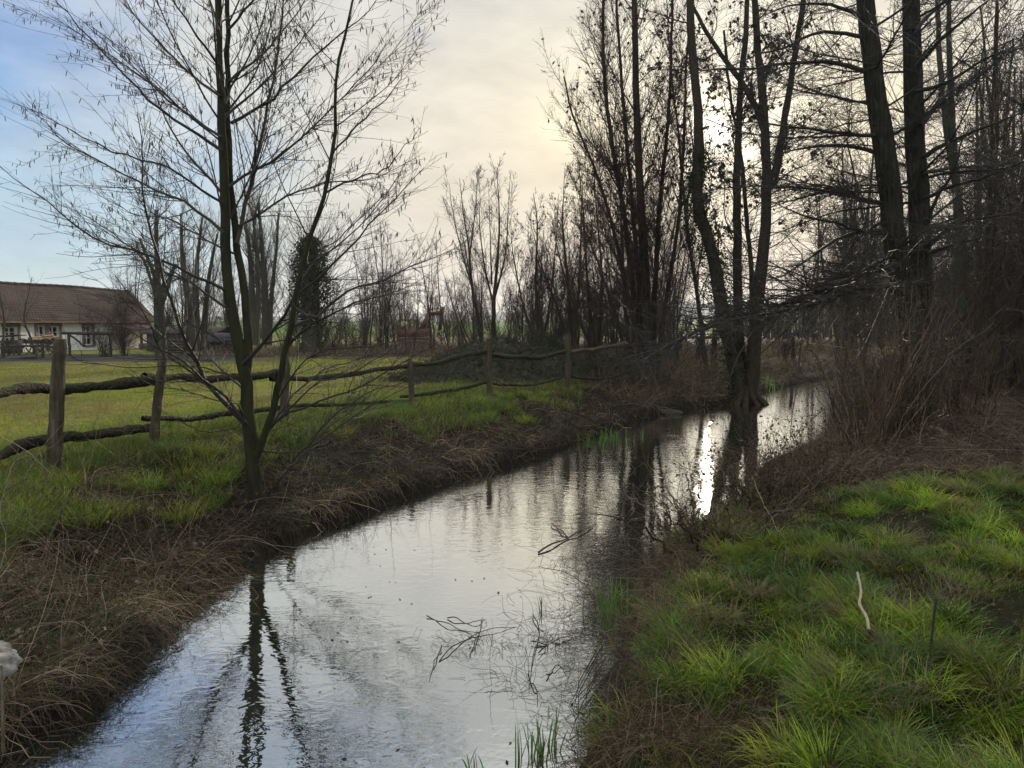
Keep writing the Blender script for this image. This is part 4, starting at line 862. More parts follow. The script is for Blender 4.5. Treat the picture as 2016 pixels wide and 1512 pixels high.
# far pasture fences: rows of small stakes with wire
def far_fence(label, pts, H, gap, wire, rmat='dark_wood', r=.05, only=None):
    rng = np.random.default_rng(len(label)); root = empty('stake_fence', (pts[0][0], pts[0][1], hz(*pts[0])), label, 'fence')
    line = resample([np.array([x, y, 0]) for x, y in pts], 200); s = np.r_[0, np.cumsum(np.linalg.norm(np.diff(line, axis=0), axis=1))]
    k = int(s[-1] / gap) + 1; tops = []
    for i in range(k):
        x = np.interp(i * gap, s, line[:, 0]); y = np.interp(i * gap, s, line[:, 1]); z = hz(x, y); h = H * rng.uniform(.9, 1.1)
        a = Acc(); a.tubes(np.array([[x, y, z - .1], [x + .01, y, z + h * .5], [x + rng.normal() * .03, y, z + h]]), np.array([r, r, r * .8]), 6, cap=True); a.build('stake', rmat, root); tops.append([x, y, z + h * .85])
    tops = np.array(tops)
    for f in wire:
        a = Acc(); L = tops.copy(); L[:, 2] -= H * f; a.tubes(resample(L, 60), np.full(60, .012), 4); a.build('wire', 'rope', root)
far_fence('stake fence with pale tape crossing the rough grass beyond the excavator', [(-7.5, 58), (4, 56), (12, 52)], 1.2, 2.3, (0.15, .5))
far_fence('two dark posts with pale tape on the straw meadow behind the stream bend', [(9.5, 30), (12.2, 30.5), (14.6, 31), (20, 33)], 1.15, 2.6, (0.1,), r=.085)

# ================================================================== FARM
def house():
    root = empty('farmhouse', (-29, 44, 0.2), 'long low white farmhouse with brown tiled roof and stone-framed windows', 'building')
    d = np.array([1.2, 12.4, 0]) / math.hypot(1.2, 12.4); nrm = np.array([d[1], -d[0], 0])    # nrm points to the yard (+x)
    E = np.array([-27.6, 55.0, 0]); L = 26.0; A0 = E - d * L; ze, zr = 2.36, 4.62; z0 = -.1; run = 2.0
    def pt(s, o, z): return A0 + d * s + nrm * o + np.array([0, 0, z])
    # plastered walls with real openings: front wall split round the openings
    def sy(px): r_ = (px - 1008) / F; yy = 32.92 / (.0968 - r_); return (yy - A0[1]) / d[1]
    wins = [(sy(25), .92, .95, 1.93, 'window'), (sy(84), .70, .25, 2.0, 'door'), (sy(110), .86, .75, 1.96, 'window'), (sy(176), .84, .72, 1.96, 'window')]
    wl = Acc(); s0 = 0
    def quadbox(a, s1, s2, o1, o2, z1, z2):
        v = [pt(s1, o1, z1), pt(s2, o1, z1), pt(s2, o2, z1), pt(s1, o2, z1), pt(s1, o1, z2), pt(s2, o1, z2), pt(s2, o2, z2), pt(s1, o2, z2)]
        a.add(v, [[0, 3, 2, 1], [4, 5, 6, 7], [0, 1, 5, 4], [1, 2, 6, 5], [2, 3, 7, 6], [3, 0, 4, 7]])
    wsorted = sorted(wins)
    for s_, wd, zb, zt, kd in wsorted:
        quadbox(wl, s0, s_ - wd / 2, -.35, 0, z0, ze); quadbox(wl, s_ - wd / 2, s_ + wd / 2, -.35, 0, zt, ze); quadbox(wl, s_ - wd / 2, s_ + wd / 2, -.35, 0, z0, zb); s0 = s_ + wd / 2
    quadbox(wl, s0, L, -.35, 0, z0, ze)
    quadbox(wl, 0, L, -4.0, -3.7, z0, ze); quadbox(wl, 0, .3, -3.7, -.35, z0, ze); quadbox(wl, L - .3, L, -3.7, -.35, z0, ze)
    for s_ in (0.02, L - .28):                           # gables
        v = [pt(s_, 0, ze), pt(s_, -4, ze), pt(s_, -2, zr - .12), pt(s_ + .26, 0, ze), pt(s_ + .26, -4, ze), pt(s_ + .26, -2, zr - .12)]
        wl.add(v, [[0, 1, 2, 2], [3, 5, 4, 4], [0, 2, 5, 3], [1, 4, 5, 2]])
    V = np.concatenate(wl.V); Fq = np.concatenate(wl.F)
    me = bpy.data.meshes.new('wall'); me.from_pydata([tuple(p_ - np.array(root.location)) for p_ in V], [], [list(dict.fromkeys(map(int, f))) for f in Fq]); me.materials.append(MATS['plaster'])
    o = bpy.data.objects.new('wall', me); COL.objects.link(o); o.parent = root
    # wavy tiled roof, both slopes, with thickness and sagging ridge
    ns, nr = 130, 26; ss = np.linspace(-.25, L + .2, ns); tt = np.linspace(0, 1, nr); V = []; U = []
    SL = math.hypot(run + .3, zr - ze + .25)
    for side in (0, 1):
        for t_ in tt:
            for s_ in ss:
                o_ = .32 - (run + .32) * t_ if side == 0 else -4.32 + (run + .32) * t_
                z = ze - .12 + (zr - ze + .12) * t_ - .035 * math.sin(s_ * .55) * t_ + .012 * math.sin(s_ * 28.0) + .02 * ((t_ * 17) % 1)
                V.append(pt(s_, o_, z)); U.append((s_, t_ * SL, 0))
    i = np.arange(nr - 1)[:, None] * ns; j = np.arange(ns - 1)[None]; q = np.stack([i + j, i + j + 1, i + ns + j + 1, i + ns + j], -1).reshape(-1, 4)
    q = np.concatenate([q, q[:, ::-1] + nr * ns])
    rf = mesh_obj('roof', np.array(V) - np.array(root.location), q, 'roof_tiles', root, None, ('UVt', U)); md = rf.modifiers.new('thick', 'SOLIDIFY'); md.thickness = .07; md.offset = -1
    rd = Acc(); pts = np.array([pt(s_, -2, zr + .0 - .035 * math.sin(s_ * .55)) for s_ in np.linspace(-.25, L + .2, 90)]); rr = .085 + .02 * (np.arange(90) % 2); rd.tubes(pts, rr, 8)
    V = np.concatenate(rd.V); Fq = np.concatenate(rd.F); mesh_obj('ridge', V - np.array(root.location), Fq, 'roof_tiles', rf, None, ('UVt', V))
    g = Acc(); g.tubes(np.array([pt(-.2, .36, ze - .15), pt(L / 2, .36, ze - .16), pt(L + .2, .36, ze - .15)]), np.full(3, .055), 8); g.build('gutter', 'rust_metal', root)
    for s_, wd, zb, zt, kd in wins:
        f = Acc(); tb = .20
        quadbox(f, s_ - wd / 2 - tb, s_ - wd / 2, -.03, .035, zb - .12, zt + .02); quadbox(f, s_ + wd / 2, s_ + wd / 2 + tb, -.03, .035, zb - .12, zt + .02)
        quadbox(f, s_ - wd / 2 - tb, s_ + wd / 2 + tb, -.03, .045, zt + .02, zt + .2)
        if kd == 'window': quadbox(f, s_ - wd / 2, s_ + wd / 2, -.03, .07, zb - .12, zb)
        fo = f.build(kd, 'red_stone', root)
        w_ = Acc(); t2 = .055
        for a_, b_ in ((s_ - wd / 2, s_ - wd / 2 + t2), (s_ + wd / 2 - t2, s_ + wd / 2), (s_ - t2 / 1.6, s_ + t2 / 1.6)): quadbox(w_, a_, b_, -.20, -.14, zb, zt)
        for zz in (zb, zb + (zt - zb) * .36, zb + (zt - zb) * .68, zt - t2): quadbox(w_, s_ - wd / 2 + t2, s_ + wd / 2 - t2, -.195, -.145, zz, zz + t2 * .8)
        V = np.concatenate(w_.V) - np.array(root.location); mesh_obj('frame', V, np.concatenate(w_.F), 'white_paint', fo)
        p_ = Acc(); quadbox(p_, s_ - wd / 2, s_ + wd / 2, -.235, -.215, zb, zt); mesh_obj('pane', np.concatenate(p_.V) - np.array(root.location), np.concatenate(p_.F), 'glass', fo)
    # lean-to porch on posts near the far end
    pr = empty('lean_to', tuple(pt(24.5, 2.2, .2)), 'open lean-to porch with tiled roof at the far end of the farmhouse', 'shelter')
    a = Acc(); v = [pt(20.3, .37, 2.06), pt(25.6, .37, 2.06), pt(25.6, 2.6, 1.62), pt(20.3, 2.6, 1.62)]; v += [p_ - [0, 0, .09] for p_ in v]
    a.add(v, [[0, 1, 2, 3], [4, 7, 6, 5], [0, 4, 5, 1], [1, 5, 6, 2], [2, 6, 7, 3], [3, 7, 4, 0]]); a.build('roof', 'rust_metal', pr)
    for s_ in (20.6, 22.2, 23.8, 25.3):
        a = Acc(); a.tubes(np.array([pt(s_, 2.4, -.2), pt(s_, 2.4, .8), pt(s_, 2.4, 1.6)]), np.full(3, .09), 8); a.build('post', 'dark_wood', pr)
    a = Acc(); quadbox(a, 20.4, 25.4, 2.3, 2.45, .1, .75); a.build('wall', 'stone_grey', pr)
house()

def wheel(r, n=12, seed=0):
    pass
def cart():
    b = P(80, 703, 38); b[2] = hz(b[0], b[1]); root = empty('wooden_cart', tuple(b), 'old farm cart with two spoked wheels loaded with logs before the farmhouse door', 'cart')
    fr = Acc(); fr.box(b + [0, 0, .62], (1.7, .7, .08)); fr.box(b + [-1.2, 0, .60], (1.0, .06, .06), tilt=.1); fr.box(b + [0, .34, .78], (1.7, .04, .22)); fr.box(b + [0, -.34, .74], (1.7, .04, .12)); fr.build('frame', 'dark_wood', root)
    for x in (-.62, .62):
        for y in (-.42, .42):
            c = b + [x, y, .42]; a = np.linspace(0, 2 * np.pi, 25); ring = np.stack([c[0] + .42 * np.cos(a), np.full(25, c[1]), c[2] + .42 * np.sin(a)], 1)
            w_ = Acc(); w_.tubes(ring, np.full(25, .028), 6)
            for k in range(10):
                t_ = k / 10 * 6.283; w_.tubes(np.array([c, c + [.2 * math.cos(t_), 0, .2 * math.sin(t_)], c + [.41 * math.cos(t_), 0, .41 * math.sin(t_)]]), np.full(3, .014), 4)
            w_.tubes(np.array([c - [0, .07, 0], c, c + [0, .07, 0]]), np.full(3, .06), 8, cap=True); w_.build('wheel', 'dark_wood', root)
    rng = np.random.default_rng(3)
    for k in range(9):
        o = b + [rng.uniform(-.5, .3), rng.uniform(-.25, .25), .76 + .1 * (k // 4)]; a = Acc(); q_ = rng.normal() * .4
        a.tubes(np.array([o, o + [.3, q_ * .2, .02], o + [.6, q_ * .4, .05]]), np.full(3, rng.uniform(.05, .08)), 8, cap=True)
        tag(a.build('split_log', 'cut_wood'), 'split log lying in the load on the old farm cart', 'log', 'logs loaded on the farm cart')
cart()
def yard_things():
    rng = np.random.default_rng(5)
    # hitching frame
    b = P(150, 705, 36); b[2] = hz(b[0], b[1]); r = empty('hitching_frame', tuple(b), 'rough pole frame with a braced crossbeam in front of the last farmhouse window', 'frame')
    def tb(name, pts, rad, parent, mat='dark_wood'):
        a = Acc(); n = 10; a.tubes(resample(pts, n, rng, .006), np.full(n, rad) * (1 + .08 * rng.normal(size=n)), 8, cap=True); return a.build(name, mat, parent)
    zt = P(150, 657, 36)[2]
    for px in (137, 218):
        x = (px - 1008) / F * 36; tb('post', [[x, 36, hz(x, 36) - .1], [x + .02, 36, .9], [x, 36, zt - .02]], .07, r)
    x0, x1 = (124 - 1008) / F * 36, (225 - 1008) / F * 36; tb('crossbeam', [[x0, 36, zt + .04], [(x0 + x1) / 2, 36, zt + .02], [x1, 36, zt - .01]], .085, r)
    tb('brace', [[(140 - 1008) / F * 36, 36, zt - .08], [(152 - 1008) / F * 36, 36, zt - .3], [(164 - 1008) / F * 36, 36, zt - .6]], .05, r)
    # yard rail
    b = P(10, 705, 33); r = empty('yard_rail', (b[0], 33, hz(b[0], 33)), 'low pole rail on stubby posts at the left edge of the yard', 'fence')
    for px in (7, 17, 37, 84):
        x = (px - 1008) / F * 33; h_ = P(px, 677, 33)[2]; tb('post', [[x, 33, hz(x, 33) - .1], [x + .01, 33, .7], [x, 33, h_]], .075, r)
    tb('rail', [P(-10, 690, 33), P(10, 682, 33), P(50, 681, 33), P(90, 680, 33)], .05, r)
    for k, (a_, b_) in enumerate((((18, 705), (80, 707)), ((12, 709), (72, 703)))):
        o = tb('felled_log', [P(*a_, 32 - k * .5), P((a_[0] + b_[0]) / 2, 705, 32 - k * .5), P(*b_, 32 - k * .5)], .11, None)
        tag(o, ['straight dark log lying under the yard rail', 'thinner dark log crossing in front of the other under the yard rail'][k], 'log')
    # small red-roofed hutch
    b = P(22, 700, 36); z = hz(b[0], 36); r = empty('hutch', (b[0], 36, z), 'small open hutch with a dull red flat roof at the left edge', 'hutch')
    a = Acc(); a.box((b[0], 36, P(22, 661, 36)[2]), (1.1, .9, .08), tilt=.06); a.build('roof', 'rust_paint', r)
    a = Acc(); a.box((b[0] - .1, 36.2, (z + 1.3) / 2 + .05), (.8, .5, 1.2 - z)); a.build('wall', 'stone_grey', r)
    for dx in (-.5, .42): tb('post', [[b[0] + dx, 35.6, z - .1], [b[0] + dx, 35.6, .7], [b[0] + dx, 35.6, 1.5]], .05, r)
    # low stone shed right of the farmhouse
    x0, x1 = P(292, 690, 44)[0], P(420, 690, 44)[0]; z0 = hz((x0 + x1) / 2, 44); zt = P(330, 655, 44)[2]
    r = empty('stone_shed', ((x0 + x1) / 2, 45, z0), 'long low grey stone shed with sagging dark roof behind the pollards', 'building')
    a = Acc(); cx = (x0 + x1) / 2; wdt = x1 - x0
    a.box((cx, 44.0, (z0 - .1 + zt) / 2), (wdt, .3, zt - z0 + .1)); a.box((cx, 47.0, (z0 - .1 + zt) / 2), (wdt, .3, zt - z0 + .1))
    a.box((x0 + .15, 45.5, (z0 - .1 + zt) / 2), (.3, 2.7, zt - z0 + .1)); a.box((x1 - .15, 45.5, (z0 - .1 + zt) / 2), (.3, 2.7, zt - z0 + .1)); a.build('wall', 'stone_grey', r)
    n = 20; xs_ = np.linspace(x0 - .3, x1 + .3, n); V = []
    for yy, zz in ((43.6, zt + .0), (45.5, zt + .42), (47.4, zt + .0)):
        for x in xs_: V.append([x, yy, zz + .06 * math.sin(x * 2.1) * (1 if zz > zt + .2 else .4)])
    V = np.array(V); V = np.concatenate([V, V - [0, 0, .1]]); i = np.arange(2)[:, None] * n; j = np.arange(n - 1)[None]; q = np.stack([i + j, i + j + 1, i + n + j + 1, i + n + j], -1).reshape(-1, 4)
    a = Acc(); a.add(V, np.concatenate([q, q[:, ::-1] + 3 * n, [[k, k + 3 * n, k + 1 + 3 * n, k + 1] for k in range(n - 1)]])); a.build('roof', 'dark_wood', r)
    a = Acc(); a.box(((x0 * .35 + x1 * .65), 43.83, z0 + .55), (.8, .05, 1.1)); a.build('door', 'dark_wood', r)
    # tarpaulined stack
    b = P(440, 690, 40); z = hz(b[0], 40)
    r = empty('covered_stack', (b[0], 40, z), 'stack of logs under a black tarpaulin behind the alder trunk', 'stack')
    n = 18; u = np.linspace(-1, 1, n); X, Y = np.meshgrid(u * 1.15, u * .8); Z = z + 1.02 + .10 * np.cos(X * 1.2) + .08 * (fbm(X * 2 + 8, Y * 2 + 8, 3) - .5) - .55 * np.clip(np.maximum(np.abs(X / 1.15), np.abs(Y / .8)) - .78, 0, 1) / .22 * .8
    i = np.arange(n - 1)[:, None] * n; j = np.arange(n - 1)[None]; a = Acc(); a.add(np.stack([X + b[0], Y + 40, Z], -1), np.stack([i + j, i + j + 1, i + n + j + 1, i + n + j], -1)); a.build('tarpaulin', 'tarp', r)
    for k in range(5):
        for l in range(6):
            a = Acc(); x = b[0] - .85 + l * .34 + (k % 2) * .1; zz = z + .1 + k * .19; a.tubes(np.array([[x, 39.35, zz], [x, 40, zz], [x, 40.65, zz]]), np.full(3, .09), 8, cap=True); a.build('log', 'grey_bark', r)
    # pallets / planks leaning
    for k, px in enumerate((345, 455, 475)):
        b = P(px, 697, 37); z = hz(b[0], 37); a = Acc()
        for l in range(5): a.box((b[0] + .0, 37 + .04 * l, z + .12 + l * .15), (.85, .03, .11), tilt=.06 * (k - 1))
        for dx in (-.35, .35): a.box((b[0] + dx, 37.06, z + .42), (.06, .05, .85))
        tag(a.build('pallet', 'dark_wood'), ['weathered pallet propped in front of the stone shed', 'weathered pallet propped just left of the tarpaulined stack front', 'weathered pallet right of the tarpaulined stack'][k], 'pallet')
yard_things()

def excavator():
    Y = 62; g = P(820, 682, Y); z = hz(g[0], Y); s = 1398 / Y   # px per metre
    root = empty('excavator', (g[0], Y, z), 'rusty orange-red excavator with bent boom standing beyond the paddock', 'excavator')
    def X(px): return P(px, 650, Y)[0]
    def Zp(py): return P(820, py, Y)[2]
    a = Acc(); a.box(((X(785) + X(852)) / 2, Y, (Zp(647) + Zp(667)) / 2), (X(852) - X(785), 1.8, Zp(647) - Zp(667))); a.box(((X(786) + X(800)) / 2, Y, Zp(648) + .12), (X(800) - X(786), 1.7, .25)); a.build('body', 'rust_paint', root)
    for yy in (-.95, .95):
        c = Acc(); n = 29; t_ = np.linspace(0, 2 * np.pi, n); px_ = (X(788) + X(852)) / 2 + np.sign(np.cos(t_)) * 1.15 + .32 * np.cos(t_); pz = z + .36 + .33 * np.sin(t_)
        c.tubes(np.stack([px_, np.full(n, Y + yy), pz], 1), np.full(n, .11), 6); c.box(((X(788) + X(852)) / 2, Y + yy, z + .36), (2.5, .2, .4)); c.build('track', 'rust_metal', root)
    cb = Acc(); x0, x1 = X(789), X(822); zb, zt = Zp(647), Zp(630)
    for xx in (x0, (x0 + x1) / 2, x1):
        for yy in (-.6, .6): cb.box((xx, Y + yy, (zb + zt) / 2), (.07, .07, zt - zb))
    cb.box(((x0 + x1) / 2, Y, zt), (x1 - x0 + .16, 1.34, .08)); co = cb.build('cab', 'rust_metal', root)
    gq = Acc(); gq.box((x0 * .72 + x1 * .28, Y - .6, (zb + zt) / 2), ((x1 - x0) * .40, .02, (zt - zb) * .8)); mesh_obj('panel', np.concatenate(gq.V) - np.array(root.location), np.concatenate(gq.F), 'pale_panel', co)
    def beam(name, p0, p1, w0, w1, mat='rust_paint'):
        a = Acc(); p0 = np.array([X(p0[0]), Y, Zp(p0[1])]); p1 = np.array([X(p1[0]), Y, Zp(p1[1])]); d = (p1 - p0) / np.linalg.norm(p1 - p0); n_ = np.array([-d[2], 0, d[0]]); V = []
        for p_, w_ in ((p0, w0), (p1, w1)):
            for sx, sy_ in ((-1, -1), (1, -1), (1, 1), (-1, 1)): V.append(p_ + n_ * sx * w_ / 2 + np.array([0, sy_ * .17, 0]))
        a.add(V, [[0, 1, 2, 3], [4, 7, 6, 5], [0, 4, 5, 1], [1, 5, 6, 2], [2, 6, 7, 3], [3, 7, 4, 0]]); return a.build(name, mat, root)
    beam('boom', (828, 655), (849, 614), .62, .42); beam('boom', (845, 619), (872, 615), .30, .30)
    beam('arm', (873, 604), (866, 650), .32, .30, 'rust_metal'); beam('ram', (846, 610), (866, 607), .10, .10, 'rust_metal')
    b = Acc(); n = 9; prof = [(X(860), Zp(652)), (X(861), Zp(662)), (X(865), Zp(668)), (X(872), Zp(667)), (X(875), Zp(660))]
    V = [[x, Y - .45, zz] for x, zz in prof] + [[x, Y + .45, zz] for x, zz in prof]; m_ = len(prof); b.add(V, [[k, k + 1, k + 1 + m_, k + m_] for k in range(m_ - 1)] + [[0, 1, 2, 3], [m_ + 3, m_ + 2, m_ + 1, m_]]); b.build('bucket', 'rust_metal', root)
excavator()

# ================================================================== HEAPS, BENCH, STONE
def heap(name, label, px, py, Y, rx, ry, H, seed, green=.0):
    rng = np.random.default_rng(seed); c = P(px, py, Y); n = 60; u = np.linspace(-1, 1, n); X, Yy = np.meshgrid(u, u); r = np.hypot(X, Yy)
    x = c[0] + X * rx; y = Y + Yy * ry; z = height(x, y) - .12 + H * (1 - sstep(.05, 1, r)) * (.75 + .6 * fbm(x * 1.1 + seed, y * 1.1, 4)) + .12 * (fbm(x * 5, y * 5, 3) - .5) * (r < 1)
    i = np.arange(n - 1)[:, None] * n; j = np.arange(n - 1)[None]; q = np.stack([i + j, i + j + 1, i + n + j + 1, i + n + j], -1).reshape(-1, 4); q = q[(r[q // n, q % n] < 1.02).all(1)]
    root = empty(name, (c[0], Y, hz(c[0], Y)), label, 'heap'); a = Acc(); a.add(np.stack([x, y, z], -1), q); a.build('earth', 'heap_earth', root)
    m_ = 5200; t_ = rng.random(m_) * 6.28; q_ = np.sqrt(rng.random(m_)) * .98; gx = c[0] + np.cos(t_) * q_ * rx; gy = Y + np.sin(t_) * q_ * ry
    gz = height(gx, gy) - .12 + H * (1 - sstep(.05, 1, q_)) * (.75 + .6 * fbm(gx * 1.1 + seed, gy * 1.1, 4))
    pos = np.stack([gx, gy, gz], 1); v = Acc(); D = rng.normal(size=(m_, 3)); D[:, 2] = np.abs(D[:, 2]) * .8; D /= np.linalg.norm(D, axis=1, keepdims=True); pts = [pos]; L = rng.uniform(.15, .75, m_)
    for k in range(5): D = D + rng.normal(size=D.shape) * .25; D[:, 2] -= .22; D /= np.linalg.norm(D, axis=1, keepdims=True); pts.append(pts[-1] + D * (L / 5)[:, None])
    cols = np.array([(.05, .04, .028), (.035, .045, .018), (.08, .065, .045)])[rng.integers(0, 3, m_)]
    v.tubes(np.stack(pts, 1), np.tile(np.linspace(.007, .004, 6), (m_, 1)), 3, cols)
    pos2 = pos[rng.random(m_) < .9]; leaves(v, pos2 + [0, 0, .04], rng, (.05, .10), np.array([(.03, .045, .016), (.045, .065, .02)]) * (1 + green), .1)
    o = v.build('vines', 'dead_stem', root)
heap('earth_heap', 'large dark heap overgrown with creepers behind the fence', 975, 745, 19.5, 3.5, 2.2, 1.02, 181)
heap('earth_heap', 'smaller green-topped heap right behind the large one', 1075, 715, 23.5, 1.7, 1.4, 1.15, 182, .8)
heap('earth_heap', 'dark heap under the branches right of the sixth fence post', 1190, 730, 20.0, 2.2, 1.5, .55, 183)
def bench():
    b = P(1390, 720, 27); z = hz(b[0], 27); root = empty('garden_table', (b[0], 27, z), 'grey slab table on stout legs under the trees behind the far bank', 'table')
    a = Acc(); zt = P(1390, 664, 27)[2]; a.box((b[0], 27, zt), (1.0, .6, .10)); a.build('tabletop', 'stone_grey', root)
    for dx in (-.3, .3): a = Acc(); a.tubes(np.array([[b[0] + dx, 27, z - .1], [b[0] + dx, 27, (z + zt) / 2], [b[0] + dx, 27, zt - .05]]), np.full(3, .11), 8); a.build('leg', 'dark_wood', root)
bench()
def blob(name, c, r, mat, seed, label, cat, sq=(1, 1, 1), sub=24, amp=.25):
    th = np.linspace(0, np.pi, sub); ph = np.linspace(0, 2 * np.pi, sub * 2, endpoint=False); T, Q = np.meshgrid(th, ph, indexing='ij')
    d = np.stack([np.sin(T) * np.cos(Q), np.sin(T) * np.sin(Q), np.cos(T)], -1); m_ = sub * 2
    rr = r * (1 + amp * (fbm(d[..., 0] * 1.6 + seed + 5, d[..., 1] * 1.6 + d[..., 2] * 1.9 + 7, 4) - .5) * 2)
    V = d * rr[..., None] * np.array(sq) + np.asarray(c); i = np.arange(sub - 1)[:, None] * m_; j = np.arange(m_)[None]; a = Acc()
    a.add(V, np.stack([i + j, i + m_ + j, i + m_ + (j + 1) % m_, i + (j + 1) % m_], -1)); return tag(a.build(name, mat), label, cat)
c = P(-8, 1297, 3.15); blob('white_stone', c, .098, 'limestone', 3, 'pale rounded lump of stone at the left edge on the brown bank', 'stone', (1, .9, .72), amp=.5)
blob('shore_stone', P(1322, 812, 17.0) * [1, 1, 0] + [0, 0, .02], .2, 'heap_earth', 9, 'flat grey stone at the waterline under the trees', 'stone', (1.4, .8, .4))
st = Acc(); st.tubes(resample([P(2, 1310, 3.05), P(5, 1390, 3.0), P(6, 1480, 2.95)], 10), np.linspace(.006, .008, 10), 8); tag(st.build('wooden_stake', 'weathered_wood'), 'thin pale upright stick under the white stone at the left edge', 'stick')

# ================================================================== GRASS AND UNDERGROWTH
def scatter(rng, n, x0, x1, y0, y1, fn, dens=None):
    """n points with density falling with distance"""
    u = rng.random(n); y = y0 * (y1 / y0) ** u; x = rng.uniform(-1, 1, n); x = (x0 + x1) / 2 + x * (x1 - x0) / 2
    px = x * y / 1.0
    d, s = wdist(px, y); k = fn(px, y, d, s); px, y, d = px[k], y[k], d[k]
    return px, y, height(px, y), d
GREENS = np.array([(.135, .235, .012), (.205, .300, .016), (.070, .135, .018), (.240, .280, .022), (.105, .180, .036)]) * np.array([.84, .80, 1.2])
STRAW = np.array([(.20, .155, .075), (.15, .115, .06), (.24, .19, .10)])
def mixcol(rng, N, fstraw, pal=GREENS, pal2=STRAW, var=.25):
    c = pal[rng.integers(0, len(pal), N)]; s = rng.random(N) < fstraw; c2 = pal2[rng.integers(0, len(pal2), N)]
    c = np.where(s[:, None], c2, c); return c * rng.uniform(1 - var, 1 + var, (N, 1)) * (1 + rng.normal(size=(N, 3)) * .05)

def right_grass():
    rng = np.random.default_rng(201); A = Acc()
    f = lambda x, y, d, s: (~s) & (d > .05 + .5 * np.clip(fbm(x * 2.3 + 5, y * 2.3, 2) - .35, 0, 1) * (y < 6)) & (y < 8.0 - 1.2 * fbm(x * 1.2, y * 1.2, 3))
    # undergrowth layer, short mixed
    x, y, z, d = scatter(rng, 210000, -.18, .80, 2.0, 9.0, f)
    bare = fbm(x * 1.7 + 3, y * 1.7 + 8, 3); k = (rng.random(len(x)) < np.clip((bare - .42) * 6, .06, 1)); x, y, z = x[k], y[k], z[k]; N = len(x)
    L = rng.uniform(.03, .11, N); cl_ = mixcol(rng, N, .16, var=.45); dp = (fbm(x * 1.9 + 60, y * 1.9 + 3, 3) > .52) & (rng.random(N) < .8); cl_ = np.where(dp[:, None], np.concatenate([STRAW * .8, BROWN])[rng.integers(0, 9, N)] * rng.uniform(.6, 1.2, (N, 1)), cl_)
    flow = fbm(x * .8, y * .8, 2) * 12
    A.blades(np.stack([x, y, z - .01], 1), L, rng.uniform(.0025, .0045, N) * (.7 + y * .12), flow + rng.normal(size=N) * .9, rng.uniform(.1, .9, N), rng.uniform(.2, 1.4, N), cl_, 3, rng=rng)
    # tussocks: centres with arching blades
    cx, cy, cz, cd = scatter(rng, 2400, -.15, .80, 2.1, 9.0, f)
    g = fbm(cx * 1.5 + 20, cy * 1.5, 3); k = g > .42; k = (fbm(cx * 1.9 + 60, cy * 1.9 + 3, 3) < .56) & (g > .42); cx, cy, cz = cx[k], cy[k], cz[k]
    for i in range(len(cx)):
        m_ = int(rng.uniform(50, 190)); R = rng.uniform(.035, .13); a = rng.random(m_) * 6.283; q_ = np.sqrt(rng.random(m_)) * R
        bx = cx[i] + np.cos(a) * q_; by = cy[i] + np.sin(a) * q_; bz = cz[i] - .015 + 0 * bx
        Ls = rng.uniform(.08, .25) * rng.uniform(.5, 1.2, m_); comb = rng.random() * 6.283; az = np.where(rng.random(m_) < .45, comb + rng.normal(size=m_) * .5, a + rng.normal(size=m_) * .6)
        tone = GREENS[rng.integers(0, 5)] * rng.uniform(.6, 1.7); c = tone * rng.uniform(.6, 1.4, (m_, 1)); dead = rng.random(m_) < rng.choice([.03, .04, .08, .10, .85]); c = np.where(dead[:, None], STRAW[rng.integers(0, 3, m_)], c)
        A.blades(np.stack([bx, by, bz], 1), Ls, rng.uniform(.003, .0055, m_) * (.75 + cy[i] * .08), az, q_ / R * .35 + rng.uniform(0, .35, m_), rng.uniform(.6, 2.0, m_), c, 4, rng=rng)
    o = A.build('bank_grass', 'grass_blade'); tag(o, 'lush tussocky green grass covering the near right bank', 'grass', kind='stuff')
right_grass()

